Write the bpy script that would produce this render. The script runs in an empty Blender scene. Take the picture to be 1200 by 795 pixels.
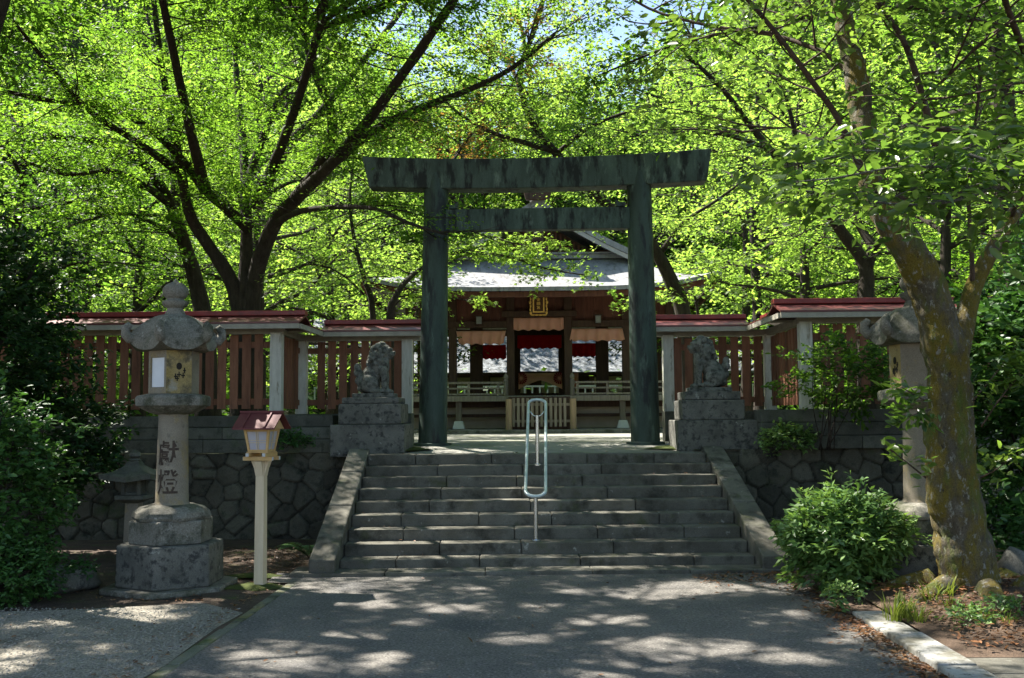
import bpy, bmesh, math, random
import numpy as np
from mathutils import Vector, Matrix

C = bpy.context.scene.collection
R_ = math.radians
rng = np.random.default_rng(7)
random.seed(7)

# ------------------------------------------------------------------ camera
F = 1200.0
EYE = Vector((0, 0, 1.7))
wy = Vector(((632 - 600) / F, (397.5 - 485) / F, -1)).normalized()
r = R_(0.5)
wz = Vector((-math.sin(r), math.cos(r), 0))
wz = (wz - wz.dot(wy) * wy).normalized()
wx = wy.cross(wz)
W2C = Matrix((wx, wy, wz)).transposed()          # world -> camera
C2W = W2C.transposed()
cam = bpy.data.cameras.new("camera")
cam.lens = 36.0; cam.sensor_width = 36.0
cam.clip_start = 0.05; cam.clip_end = 2000
camo = bpy.data.objects.new("camera", cam); C.objects.link(camo)
camo.matrix_world = Matrix.Translation(EYE) @ C2W.to_4x4()
bpy.context.scene.camera = camo


def P(px, py, Y):
    """world point seen at photo pixel (px, py) at depth Y"""
    d = C2W @ Vector(((px - 600) / F, (397.5 - py) / F, -1))
    return EYE + d * (Y / d.y)


# ------------------------------------------------------------------ light
SUN = Vector((-0.62, 0.42, 1.02)).normalized()
EL = math.asin(SUN.z); AZ = math.atan2(SUN.x, SUN.y)
w = bpy.data.worlds.new("World"); bpy.context.scene.world = w
w.use_nodes = True
nt = w.node_tree
bg = nt.nodes["Background"]
sky = nt.nodes.new("ShaderNodeTexSky"); sky.sky_type = 'NISHITA'; sky.sun_disc = False
sky.sun_elevation = EL; sky.sun_rotation = AZ
nt.links.new(sky.outputs[0], bg.inputs[0]); bg.inputs[1].default_value = 0.085
sl = bpy.data.lights.new("sun", 'SUN'); sl.energy = 5.0; sl.angle = R_(0.53); sl.color = (1, .95, .86)
so = bpy.data.objects.new("sun", sl); C.objects.link(so)
so.rotation_euler = (-SUN).to_track_quat('-Z', 'Y').to_euler()
sc = bpy.context.scene
sc.render.engine = 'CYCLES'
sc.view_settings.view_transform = 'Standard'; sc.view_settings.look = 'None'
sc.view_settings.gamma = 1; sc.view_settings.use_curve_mapping = False
sc.view_settings.exposure = 1.8
cy = sc.cycles
cy.max_bounces = 7; cy.diffuse_bounces = 4; cy.glossy_bounces = 2; cy.transmission_bounces = 5
cy.transparent_max_bounces = 4
cy.use_denoising = True
try:
    cy.denoiser = 'OPENIMAGEDENOISE'
except Exception:
    pass
cy.sample_clamp_indirect = 6
cy.caustics_reflective = False; cy.caustics_refractive = False


# ------------------------------------------------------------------ materials
def new_mat(name):
    m = bpy.data.materials.new(name); m.use_nodes = True
    return m, m.node_tree, m.node_tree.nodes["Principled BSDF"]


def lnk(nt, a, b): nt.links.new(a, b)


def coords(nt, scale=(1, 1, 1)):
    g = nt.nodes.new("ShaderNodeNewGeometry")
    mp = nt.nodes.new("ShaderNodeMapping"); mp.inputs['Scale'].default_value = scale
    lnk(nt, g.outputs['Position'], mp.inputs['Vector'])
    return mp.outputs[0], g


def noise(nt, vec, scale, detail=5, rough=.6):
    n = nt.nodes.new("ShaderNodeTexNoise"); n.inputs['Scale'].default_value = scale
    n.inputs['Detail'].default_value = detail; n.inputs['Roughness'].default_value = rough
    lnk(nt, vec, n.inputs['Vector'])
    return n.outputs['Fac']


def ramp(nt, fac, stops):
    rp = nt.nodes.new("ShaderNodeValToRGB")
    el = rp.color_ramp.elements
    while len(el) < len(stops): el.new(.5)
    for e, (p, c) in zip(el, stops):
        e.position = p; e.color = (*c, 1) if len(c) == 3 else c
    lnk(nt, fac, rp.inputs[0])
    return rp.outputs[0]


def mixc(nt, fac, a, b, mode='MIX'):
    mx = nt.nodes.new("ShaderNodeMix"); mx.data_type = 'RGBA'; mx.blend_type = mode
    if hasattr(fac, 'name'): lnk(nt, fac, mx.inputs[0])
    else: mx.inputs[0].default_value = fac
    for s, i in ((a, 6), (b, 7)):
        if hasattr(s, 'name'): lnk(nt, s, mx.inputs[i])
        else: mx.inputs[i].default_value = (*s, 1)
    return mx.outputs[2]


def surf(name, c1, c2, scale=4, rough=.85, bump=.3, bscale=60, patches=(), stretch=(1, 1, 1), metallic=0, spec=.3,
         detail=6, fine=.25, fscale=120, attr=None, bdist=.01, island=0):
    """procedural surface: two-tone noise, fine grain, extra patches (colour, scale, lo, hi)"""
    m, nt, b = new_mat(name)
    v, g = coords(nt, stretch)
    n1 = noise(nt, v, scale, detail)
    col = ramp(nt, n1, [(.3, c1), (.7, c2)])
    for (pc, ps, lo, hi) in patches:
        n2 = noise(nt, v, ps, 6, .65)
        f = ramp(nt, n2, [(lo, (0, 0, 0)), (hi, (1, 1, 1))])
        col = mixc(nt, f, col, pc)
    if fine:
        nf = noise(nt, v, fscale, 3, .7)
        fr = ramp(nt, nf, [(.3, (1 - fine,) * 3), (.7, (1 + fine,) * 3)])
        col = mixc(nt, 1.0, col, fr, 'MULTIPLY')
    if attr:
        a = nt.nodes.new("ShaderNodeAttribute"); a.attribute_name = attr
        col = mixc(nt, 1.0, col, a.outputs['Color'], 'MULTIPLY')
    if island:
        ic = ramp(nt, g.outputs['Random Per Island'], [(0, (1 - island,) * 3), (1, (1 + island,) * 3)])
        col = mixc(nt, 1.0, col, ic, 'MULTIPLY')
    lnk(nt, col, b.inputs['Base Color'])
    b.inputs['Roughness'].default_value = rough
    b.inputs['Metallic'].default_value = metallic
    b.inputs['Specular IOR Level'].default_value = spec
    if bump:
        bn = noise(nt, v, bscale, 8, .7)
        bp = nt.nodes.new("ShaderNodeBump"); bp.inputs['Strength'].default_value = bump
        bp.inputs['Distance'].default_value = bdist
        lnk(nt, bn, bp.inputs['Height']); lnk(nt, bp.outputs[0], b.inputs['Normal'])
    return m


def leaf_mat(name, c_dark, c_light, trans, tfac=.5, rough=.45, spec=.4):
    m, nt, b = new_mat(name)
    g = nt.nodes.new("ShaderNodeNewGeometry")
    col = ramp(nt, g.outputs['Random Per Island'], [(0, c_dark), (.55, tuple((a + b_) / 2 for a, b_ in zip(c_dark, c_light))), (1, c_light)])
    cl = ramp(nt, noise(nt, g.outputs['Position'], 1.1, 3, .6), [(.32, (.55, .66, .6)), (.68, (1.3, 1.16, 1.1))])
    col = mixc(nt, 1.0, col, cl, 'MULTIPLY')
    lnk(nt, col, b.inputs['Base Color'])
    b.inputs['Roughness'].default_value = rough
    b.inputs['Specular IOR Level'].default_value = spec
    tr = nt.nodes.new("ShaderNodeBsdfTranslucent")
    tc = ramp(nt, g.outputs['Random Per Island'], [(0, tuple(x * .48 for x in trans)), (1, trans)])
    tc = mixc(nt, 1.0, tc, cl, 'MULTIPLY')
    lnk(nt, tc, tr.inputs[0])
    ms = nt.nodes.new("ShaderNodeMixShader"); ms.inputs[0].default_value = tfac
    lnk(nt, b.outputs[0], ms.inputs[1]); lnk(nt, tr.outputs[0], ms.inputs[2])
    out = nt.nodes["Material Output"]; lnk(nt, ms.outputs[0], out.inputs[0])
    return m


def cloth_mat(name, col, trans, tf=.35):
    m = surf(name, tuple(c * .92 for c in col), col, 12, .9, .15, 200, fine=.06)
    nt = m.node_tree; b = nt.nodes["Principled BSDF"]
    tr = nt.nodes.new("ShaderNodeBsdfTranslucent"); tr.inputs[0].default_value = (*trans, 1)
    ms = nt.nodes.new("ShaderNodeMixShader"); ms.inputs[0].default_value = tf
    lnk(nt, b.outputs[0], ms.inputs[1]); lnk(nt, tr.outputs[0], ms.inputs[2])
    lnk(nt, ms.outputs[0], nt.nodes["Material Output"].inputs[0])
    return m


M = {}
M['granite'] = surf('granite', (.145, .135, .11), (.26, .245, .205), 3, .9, .5, 90,
                    [((.075, .073, .055), 6, .48, .64), ((.33, .32, .28), 11, .60, .68), ((.06, .066, .036), 2.5, .50, .66)], fine=.4, fscale=70)
M['granite_warm'] = surf('granite_warm', (.20, .17, .125), (.30, .26, .20), 3, .9, .45, 110,
                         [((.30, .22, .07), 4, .55, .75), ((.13, .12, .10), 9, .58, .72)], fine=.35, fscale=170)
M['lichen_yellow'] = surf('lichen_yellow', (.27, .20, .07), (.37, .29, .14), 6, .9, .5, 90,
                          [((.12, .10, .06), 7, .50, .66), ((.33, .31, .25), 5, .58, .7)], fine=.3)
M['step_stone'] = surf('step_stone', (.085, .078, .060), (.175, .165, .135), 2.5, .9, .55, 70,
                       [((.30, .29, .25), 9, .64, .70), ((.045, .042, .032), 4, .50, .68), ((.075, .085, .035), 3.3, .58, .75)],
                       island=0.2, fine=.3, fscale=130)
M['pedestal_stone'] = surf('pedestal_stone', (.095, .093, .078), (.19, .185, .16), 4, .9, .5, 70,
                           [((.055, .055, .05), 14, .50, .62), ((.30, .30, .26), 6, .64, .68)], fine=.35, fscale=140)
M['statue_stone'] = surf('statue_stone', (.11, .11, .093), (.21, .21, .18), 8, .9, .6, 60,
                         [((.05, .05, .042), 14, .46, .62)], fine=.3)
M['wall_stone'] = surf('wall_stone', (.060, .056, .042), (.125, .118, .092), 3, .92, .6, 60,
                       [((.03, .033, .025), 6, .5, .68), ((.045, .07, .022), 2.2, .56, .75)], fine=.35, attr='tint')
M['coping_stone'] = surf('coping_stone', (.075, .077, .062), (.145, .145, .12), 3, .92, .55, 80,
                         [((.06, .065, .05), 8, .52, .66), ((.08, .11, .04), 2.2, .58, .75)], island=0.28, fine=.35)
M['asphalt'] = surf('asphalt', (.112, .104, .095), (.185, .170, .150), 1.4, .92, .9, 50,
                    [((.075, .076, .08), .8, .52, .75), ((.20, .19, .17), 3, .66, .80), ((.27, .255, .23), 30, .57, .66), ((.05, .048, .045), 38, .56, .66)], fine=.55, fscale=48, bdist=.010)
M['gravel'] = surf('gravel', (.20, .18, .145), (.30, .272, .22), 2, .95, .9, 60,
                   [((.09, .08, .06), 1.3, .55, .75), ((.36, .34, .30), 28, .57, .66), ((.06, .055, .05), 34, .57, .66)], fine=.6, fscale=50, bdist=.015)
M['pebble'] = surf('pebble', (.17, .155, .13), (.36, .33, .28), 50, .9, 0, fine=.2)
M['soil'] = surf('soil', (.055, .04, .028), (.12, .085, .06), 4, .95, .9, 60,
                 [((.06, .085, .02), 2.0, .56, .70)], fine=.5, fscale=90, bdist=.02)
M['bank_soil'] = surf('bank_soil', (.075, .05, .033), (.15, .10, .068), 6, .95, .9, 60,
                      [((.07, .09, .03), 3.0, .60, .72)], fine=.5, fscale=120, bdist=.02)
M['landing'] = surf('landing', (.20, .195, .17), (.33, .32, .28), 1.5, .92, .6, 90,
                    [((.13, .15, .05), 1.0, .55, .72)], fine=.4, fscale=150)
M['kerb_concrete'] = surf('kerb_concrete', (.30, .295, .27), (.42, .41, .38), 3, .88, .35, 90,
                          [((.15, .14, .105), 4, .42, .62), ((.09, .085, .065), 18, .54, .66)], island=0.12, fine=.15, fscale=170)
M['mossy_concrete'] = surf('mossy_concrete', (.11, .12, .085), (.19, .185, .14), 2.5, .9, .4, 70,
                           [((.20, .17, .07), 3, .52, .66), ((.06, .085, .02), 2, .50, .66), ((.05, .045, .035), 5, .55, .68)], fine=.3)
M['moss'] = surf('moss', (.03, .05, .010), (.085, .10, .018), 9, .95, .9, 90, fine=.5, fscale=150, bdist=.02)
M['bronze'] = surf('patinated_bronze', (.023, .038, .031), (.057, .090, .073), 2.2, .6, .25, 60,
                   [((.015, .02, .02), 3.0, .50, .62), ((.125, .185, .145), 2.6, .58, .74)],
                   stretch=(2.2, 2.2, .5), fine=.2, fscale=90, metallic=.15, spec=.4)
M['beam_bronze'] = surf('streaked_bronze', (.032, .050, .041), (.082, .122, .098), 2.4, .65, .25, 60,
                        [((.012, .016, .014), 2.3, .50, .60), ((.145, .20, .16), 3.5, .58, .72)],
                        stretch=(2.6, 2.6, .7), fine=.25, fscale=90, metallic=.1, spec=.35)
M['slat_paint'] = surf('fence_board_paint', (.17, .074, .041), (.27, .122, .068), 4, .7, .3, 40,
                       [((.075, .035, .022), 3, .55, .75)], stretch=(4, 4, .6), island=0.28, fine=.2)
M['roof_red'] = surf('fence_roof_metal', (.17, .020, .018), (.28, .038, .032), 3, .42, .15, 30,
                     [((.10, .02, .018), 4, .55, .72)], fine=.1, spec=.5)
M['roof_sheet'] = surf('fence_roof_sheet', (.11, .024, .021), (.18, .045, .040), 3, .42, .15, 30, [((.14, .075, .065), 5, .58, .72)], fine=.12, spec=.6)
M['red_tin'] = surf('lamp_roof_tin', (.10, .030, .030), (.15, .045, .045), 4, .6, .1, 40, fine=.12, spec=.2)
M['white_post'] = surf('weathered_white_paint', (.52, .50, .42), (.68, .66, .58), 5, .8, .3, 50,
                       [((.22, .19, .12), 4, .58, .72)], stretch=(4, 4, .8), fine=.12)
M['eave_board'] = surf('eave_board_paint', (.30, .28, .23), (.46, .43, .36), 5, .8, .2, 50, fine=.15)
M['brown_wood'] = surf('dark_brown_timber', (.040, .022, .014), (.085, .048, .030), 4, .7, .3, 50, stretch=(5, 5, .5), fine=.2)
M['red_wood'] = surf('reddish_timber', (.085, .032, .022), (.15, .06, .04), 4, .75, .3, 50, stretch=(4, 4, .6), island=0.18, fine=.2)
M['grey_wood'] = surf('weathered_timber', (.13, .11, .085), (.25, .22, .17), 4, .8, .35, 60, stretch=(5, 5, .5), island=0.2, fine=.2)
M['tan_wood'] = surf('tan_timber', (.25, .18, .11), (.36, .27, .17), 4, .75, .3, 60, stretch=(5, 5, .5), island=0.15, fine=.15)
M['plaster'] = surf('pale_plaster', (.42, .36, .25), (.52, .46, .34), 4, .85, .1, 60, fine=.1)
M['roof_grey'] = surf('shrine_roof_metal', (.20, .20, .205), (.32, .32, .325), 2, .55, .25, 30,
                      [((.12, .115, .105), 3, .52, .68)], stretch=(3, 1, 1), fine=.2, spec=.4)
M['barge'] = surf('barge_board_paint', (.34, .33, .31), (.48, .46, .43), 4, .7, .1, 60, fine=.1)
M['hall_roof'] = surf('far_hall_roof', (.09, .10, .11), (.26, .27, .28), 9, .7, .5, 20,
                      [((.05, .055, .055), 5, .48, .60), ((.36, .37, .38), 7, .60, .66)], fine=.4, fscale=16)
M['footing'] = surf('footing_concrete', (.45, .45, .44), (.58, .58, .56), 6, .85, .2, 60, fine=.1)
M['gold'] = surf('gold_leaf', (.80, .48, .09), (.95, .64, .17), 20, .4, .1, 60, metallic=.2, fine=.08, spec=.5)
M['plaque_field'] = surf('plaque_field', (.07, .03, .012), (.11, .05, .02), 10, .6, .1, 60, fine=.1)
M['pink_cloth'] = cloth_mat('salmon_cloth', (.94, .58, .44), (.94, .54, .40), .5)
M['red_cloth'] = cloth_mat('crimson_cloth', (.62, .014, .02), (.75, .015, .02), .45)
M['crest'] = cloth_mat('crest_dye', (.25, .01, .04), (.3, .01, .04), .25)
M['cream_paint'] = surf('cream_painted_wood', (.60, .47, .30), (.70, .57, .39), 4, .6, .15, 60, stretch=(4, 4, .6), fine=.08)
M['honey_wood'] = surf('honey_wood', (.50, .31, .12), (.62, .41, .18), 4, .55, .15, 60, fine=.1)
M['paper'] = surf('lantern_paper', (.66, .67, .70), (.74, .75, .78), 6, .8, .05, 60, fine=.04)
M['milk_pane'] = surf('milky_pane', (.42, .40, .44), (.50, .48, .52), 6, .35, 0, fine=.03)
M['hole_shade'] = surf('painted_hole_shade', (.015, .013, .01), (.03, .025, .02), 6, .9, 0, fine=0)
M['carving'] = surf('carved_ink', (.055, .04, .03), (.09, .065, .05), 20, .9, .2, 100, fine=.2)
M['steel'] = surf('stainless_steel', (.62, .64, .65), (.70, .72, .73), 5, .22, 0, metallic=1, fine=.03)
M['blue_steel'] = surf('coated_handrail', (.50, .58, .58), (.62, .69, .69), 9, .32, .05, 80, [((.36, .40, .39), 14, .60, .72)], fine=.1, spec=.6, metallic=.35)
M['lamp_glass'] = surf('frosted_lamp_glass', (.20, .21, .19), (.26, .27, .25), 6, .4, 0, fine=0)
M['fallen'] = leaf_mat('fallen_leaf', (.10, .045, .025), (.30, .15, .07), (.2, .1, .04), .2)
M['bark_dark'] = surf('dark_bark', (.022, .017, .013), (.060, .047, .036), 5, .95, .8, 30, [((.09, .085, .07), 4, .62, .74)],
                      stretch=(3, 3, .8), fine=.4, fscale=60, bdist=.03)
M['bark_moss'] = surf('mossy_bark', (.06, .05, .032), (.15, .13, .095), 7, .95, 1.0, 26,
                      [((.155, .118, .020), 2.6, .40, .56), ((.27, .26, .215), 12, .57, .63), ((.10, .125, .022), 2.3, .52, .66), ((.05, .04, .03), 9, .60, .7)],
                      stretch=(2, 2, 1), fine=.4, fscale=80, bdist=.03)
M['bark_brown'] = surf('brown_branch_bark', (.045, .030, .022), (.10, .068, .05), 6, .9, .5, 40, [((.15, .14, .12), 9, .60, .68)], fine=.35, fscale=70)
M['bark_grey'] = surf('pale_mottled_bark', (.08, .075, .06), (.19, .18, .155), 6, .95, .8, 34,
                      [((.27, .27, .24), 10, .56, .64), ((.035, .03, .025), 8, .55, .64)], fine=.4, fscale=80, bdist=.03)
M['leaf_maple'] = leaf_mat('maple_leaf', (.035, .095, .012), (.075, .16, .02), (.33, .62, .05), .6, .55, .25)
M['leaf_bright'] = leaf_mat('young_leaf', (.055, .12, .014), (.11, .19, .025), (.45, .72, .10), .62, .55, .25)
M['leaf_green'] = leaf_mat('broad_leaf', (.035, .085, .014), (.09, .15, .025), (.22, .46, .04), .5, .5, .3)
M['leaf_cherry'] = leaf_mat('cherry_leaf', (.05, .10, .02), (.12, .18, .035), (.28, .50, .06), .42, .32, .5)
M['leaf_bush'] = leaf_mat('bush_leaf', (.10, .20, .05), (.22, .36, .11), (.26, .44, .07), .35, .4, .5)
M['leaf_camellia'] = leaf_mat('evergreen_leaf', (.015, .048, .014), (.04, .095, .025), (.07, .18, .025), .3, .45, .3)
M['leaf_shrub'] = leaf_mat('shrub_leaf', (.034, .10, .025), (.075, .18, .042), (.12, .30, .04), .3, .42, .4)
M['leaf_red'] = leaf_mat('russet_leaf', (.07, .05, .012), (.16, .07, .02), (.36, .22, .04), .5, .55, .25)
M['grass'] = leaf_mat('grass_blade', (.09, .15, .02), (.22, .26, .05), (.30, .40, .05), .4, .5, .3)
M['hill'] = surf('hill_floor', (.018, .028, .008), (.04, .05, .015), 1, .95, .5, 20, fine=.3)


# ------------------------------------------------------------------ mesh helpers
class MB:
    def __init__(s): s.v = []; s.f = []

    def add(s, vs, fs):
        n = len(s.v); s.v += [tuple(v) for v in vs]; s.f += [tuple(i + n for i in f) for f in fs]; return s

    def box(s, x0, x1, y0, y1, z0, z1):
        return s.add([(x0, y0, z0), (x1, y0, z0), (x1, y1, z0), (x0, y1, z0), (x0, y0, z1), (x1, y0, z1), (x1, y1, z1), (x0, y1, z1)],
                     [(0, 3, 2, 1), (4, 5, 6, 7), (0, 1, 5, 4), (1, 2, 6, 5), (2, 3, 7, 6), (3, 0, 4, 7)])

    def hexa(s, b, t):
        return s.add(list(b) + list(t), [(0, 3, 2, 1), (4, 5, 6, 7), (0, 1, 5, 4), (1, 2, 6, 5), (2, 3, 7, 6), (3, 0, 4, 7)])

    def prism(s, poly, a0, a1, axis='y'):
        n = len(poly)
        def q(u, v, a): return {'y': (u, a, v), 'x': (a, u, v), 'z': (u, v, a)}[axis]
        vs = [q(u, v, a0) for u, v in poly] + [q(u, v, a1) for u, v in poly]
        fs = [tuple(range(n)), tuple(range(2 * n - 1, n - 1, -1))] + [(i, i + n, (i + 1) % n + n, (i + 1) % n) for i in range(n)]
        return s.add(vs, fs)

    def lathe(s, prof, n=24, c=(0, 0), rot=-math.pi / 2, cap=True):
        vs = []
        for rr, z in prof:
            for k in range(n):
                a = rot + 2 * math.pi * k / n
                vs.append((c[0] + rr * math.cos(a), c[1] + rr * math.sin(a), z))
        fs = []
        for j in range(len(prof) - 1):
            for k in range(n):
                fs.append((j * n + k, j * n + (k + 1) % n, (j + 1) * n + (k + 1) % n, (j + 1) * n + k))
        if cap:
            fs.append(tuple(range(n - 1, -1, -1))); m = (len(prof) - 1) * n
            fs.append(tuple(range(m, m + n)))
        return s.add(vs, fs)

    def tube(s, pts, rad, n=8, closed=False, cap=True, wob=0):
        pts = [Vector(p) for p in pts]; m = len(pts)
        if not hasattr(rad, '__len__'): rad = [rad] * m
        vs = []; prev = None
        for i, p in enumerate(pts):
            if closed: t = pts[(i + 1) % m] - pts[i - 1]
            else: t = pts[min(i + 1, m - 1)] - pts[max(i - 1, 0)]
            if t.length < 1e-9: t = Vector((0, 0, 1))
            t.normalize()
            if prev is None:
                prev = t.cross(Vector((0, 0, 1)) if abs(t.z) < .9 else Vector((1, 0, 0))).normalized()
            u = (prev - prev.dot(t) * t).normalized(); prev = u
            v = t.cross(u)
            for k in range(n):
                a = 2 * math.pi * k / n
                q = rad[i] * (1 + (random.uniform(-wob, wob) if wob else 0))
                vs.append(p + (u * math.cos(a) + v * math.sin(a)) * q)
        fs = []
        rows = m if closed else m - 1
        for j in range(rows):
            j2 = (j + 1) % m
            for k in range(n):
                fs.append((j * n + k, j * n + (k + 1) % n, j2 * n + (k + 1) % n, j2 * n + k))
        if cap and not closed:
            fs.append(tuple(range(n - 1, -1, -1))); fs.append(tuple(range((m - 1) * n, m * n)))
        return s.add(vs, fs)

    def ell(s, c, r3, n=14, m=9, rot=None):
        vs = []; c = Vector(c)
        for j in range(m + 1):
            th = math.pi * j / m
            for k in range(n):
                a = 2 * math.pi * k / n
                p = Vector((r3[0] * math.sin(th) * math.cos(a), r3[1] * math.sin(th) * math.sin(a), r3[2] * math.cos(th)))
                if rot is not None: p = rot @ p
                vs.append(c + p)
        fs = []
        for j in range(m):
            for k in range(n):
                fs.append((j * n + k, (j + 1) * n + k, (j + 1) * n + (k + 1) % n, j * n + (k + 1) % n))
        return s.add(vs, fs)

    def grid(s, rows):
        """rows: list of equal-length point lists"""
        n = len(rows[0]); vs = [p for rw in rows for p in rw]
        fs = [(j * n + i, j * n + i + 1, (j + 1) * n + i + 1, (j + 1) * n + i) for j in range(len(rows) - 1) for i in range(n - 1)]
        return s.add(vs, fs)

    def xf(s, mat):
        s.v = [tuple(mat @ Vector(v)) for v in s.v]; return s

    def build(s, name, mat, parent=None, bevel=0, smooth=False, seg=2, angle=35):
        me = bpy.data.meshes.new(name)
        off = Vector(parent.location) if parent and parent.parent is None else Vector((0, 0, 0))
        if parent and parent.parent is not None: off = Vector(parent.parent.location)
        me.from_pydata([tuple(Vector(v) - off) for v in s.v], [], s.f)
        me.materials.append(M[mat] if isinstance(mat, str) else mat)
        bm = bmesh.new(); bm.from_mesh(me); bmesh.ops.recalc_face_normals(bm, faces=bm.faces); bm.to_mesh(me); bm.free()
        o = bpy.data.objects.new(name, me); C.objects.link(o)
        if parent: o.parent = parent
        if bevel:
            b = o.modifiers.new("bevel", 'BEVEL'); b.width = bevel; b.segments = seg; b.limit_method = 'ANGLE'; b.angle_limit = R_(40)
        if smooth:
            me.polygons.foreach_set('use_smooth', [True] * len(me.polygons))
            if smooth != 'all':
                try:
                    me.set_sharp_from_angle(angle=R_(angle))
                except Exception:
                    pass
        me.update()
        return o


def tag(o, label=None, cat=None, group=None, kind=None):
    if label: o['label'] = label
    if cat: o['category'] = cat
    if group: o['group'] = group
    if kind: o['kind'] = kind
    return o


def empty(name, loc, label, cat, group=None):
    o = bpy.data.objects.new(name, None); C.objects.link(o); o.location = loc
    o.empty_display_size = .2
    return tag(o, label, cat, group)


KIDS = {}
def copy_tree(o, parent=None):
    c = o.copy(); C.objects.link(c)
    if parent: c.parent = parent
    for ch in [x for x in C.objects if x.parent == o]: copy_tree(ch, c)
    return c


# leaf templates: (along, across, up) verts and faces
KITE = (np.array([(0, 0, 0), (.45, .30, .05), (1, 0, -.03), (.45, -.30, .05)]), [[0, 1, 2, 3]])
OVAL = (np.array([(0, 0, 0), (.30, .21, .06), (.68, .19, .05), (1, 0, -.05), (.68, -.19, .05), (.30, -.21, .06)]),
        [[0, 1, 2, 3], [0, 3, 4, 5]])
_st = []
for k, (a, l) in enumerate([(-100, .55), (-75, .28), (-52, .85), (-26, .36), (0, 1.0), (26, .36), (52, .85), (75, .28), (100, .55)]):
    _st.append((.15 + l * math.cos(R_(a)) * .85, l * math.sin(R_(a)) * .8, -.04 * (l > .5)))
STAR = (np.array([(0, 0, 0)] + _st), [list(range(10))])


def leaf_mesh(name, pos, nrm, dirv, size, tmpl, mat):
    T, faces = tmpl
    d = dirv / (np.linalg.norm(dirv, axis=1, keepdims=True) + 1e-9)
    n = nrm - (nrm * d).sum(1, keepdims=True) * d
    n /= (np.linalg.norm(n, axis=1, keepdims=True) + 1e-9)
    b = np.cross(n, d)
    s = size[:, None]
    V = pos[:, None, :] + (T[None, :, 0:1] * d[:, None, :] + T[None, :, 1:2] * b[:, None, :] + T[None, :, 2:3] * n[:, None, :]) * s[:, None, :]
    N, k = len(pos), len(T)
    loops = np.concatenate([np.array(f) for f in faces]); sizes = [len(f) for f in faces]
    L = (np.arange(N)[:, None] * k + loops[None, :]).ravel().astype(np.int32)
    tot = np.tile(sizes, N); st = np.concatenate([[0], np.cumsum(tot)[:-1]]).astype(np.int32)
    me = bpy.data.meshes.new(name)
    me.vertices.add(N * k); me.vertices.foreach_set('co', V.astype(np.float32).ravel())
    me.loops.add(len(L)); me.loops.foreach_set('vertex_index', L)
    me.polygons.add(len(tot)); me.polygons.foreach_set('loop_start', st)
    try: me.polygons.foreach_set('loop_total', tot.astype(np.int32))
    except Exception: pass
    me.update(calc_edges=True)
    me.materials.append(M[mat] if isinstance(mat, str) else mat)
    return me


def link_mesh(name, me, parent=None):
    o = bpy.data.objects.new(name, me); C.objects.link(o)
    if parent:
        o.parent = parent
        loc = parent.location
        n = len(me.vertices); co = np.empty(n * 3, np.float32); me.vertices.foreach_get('co', co)
        co = co.reshape(-1, 3) - np.array(loc, np.float32); me.vertices.foreach_set('co', co.ravel()); me.update()
    return o


def catmull(pts, sub=4):
    pts = [Vector(p) for p in pts]
    if len(pts) < 3: return pts
    e = [pts[0] * 2 - pts[1]] + pts + [pts[-1] * 2 - pts[-2]]
    out = []
    for i in range(1, len(e) - 2):
        for k in range(sub):
            t = k / sub
            a, b, c, d = e[i - 1], e[i], e[i + 1], e[i + 2]
            out.append(.5 * ((2 * b) + (c - a) * t + (2 * a - 5 * b + 4 * c - d) * t * t + (3 * b - a - 3 * c + d) * t ** 3))
    out.append(pts[-1]); return out


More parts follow.
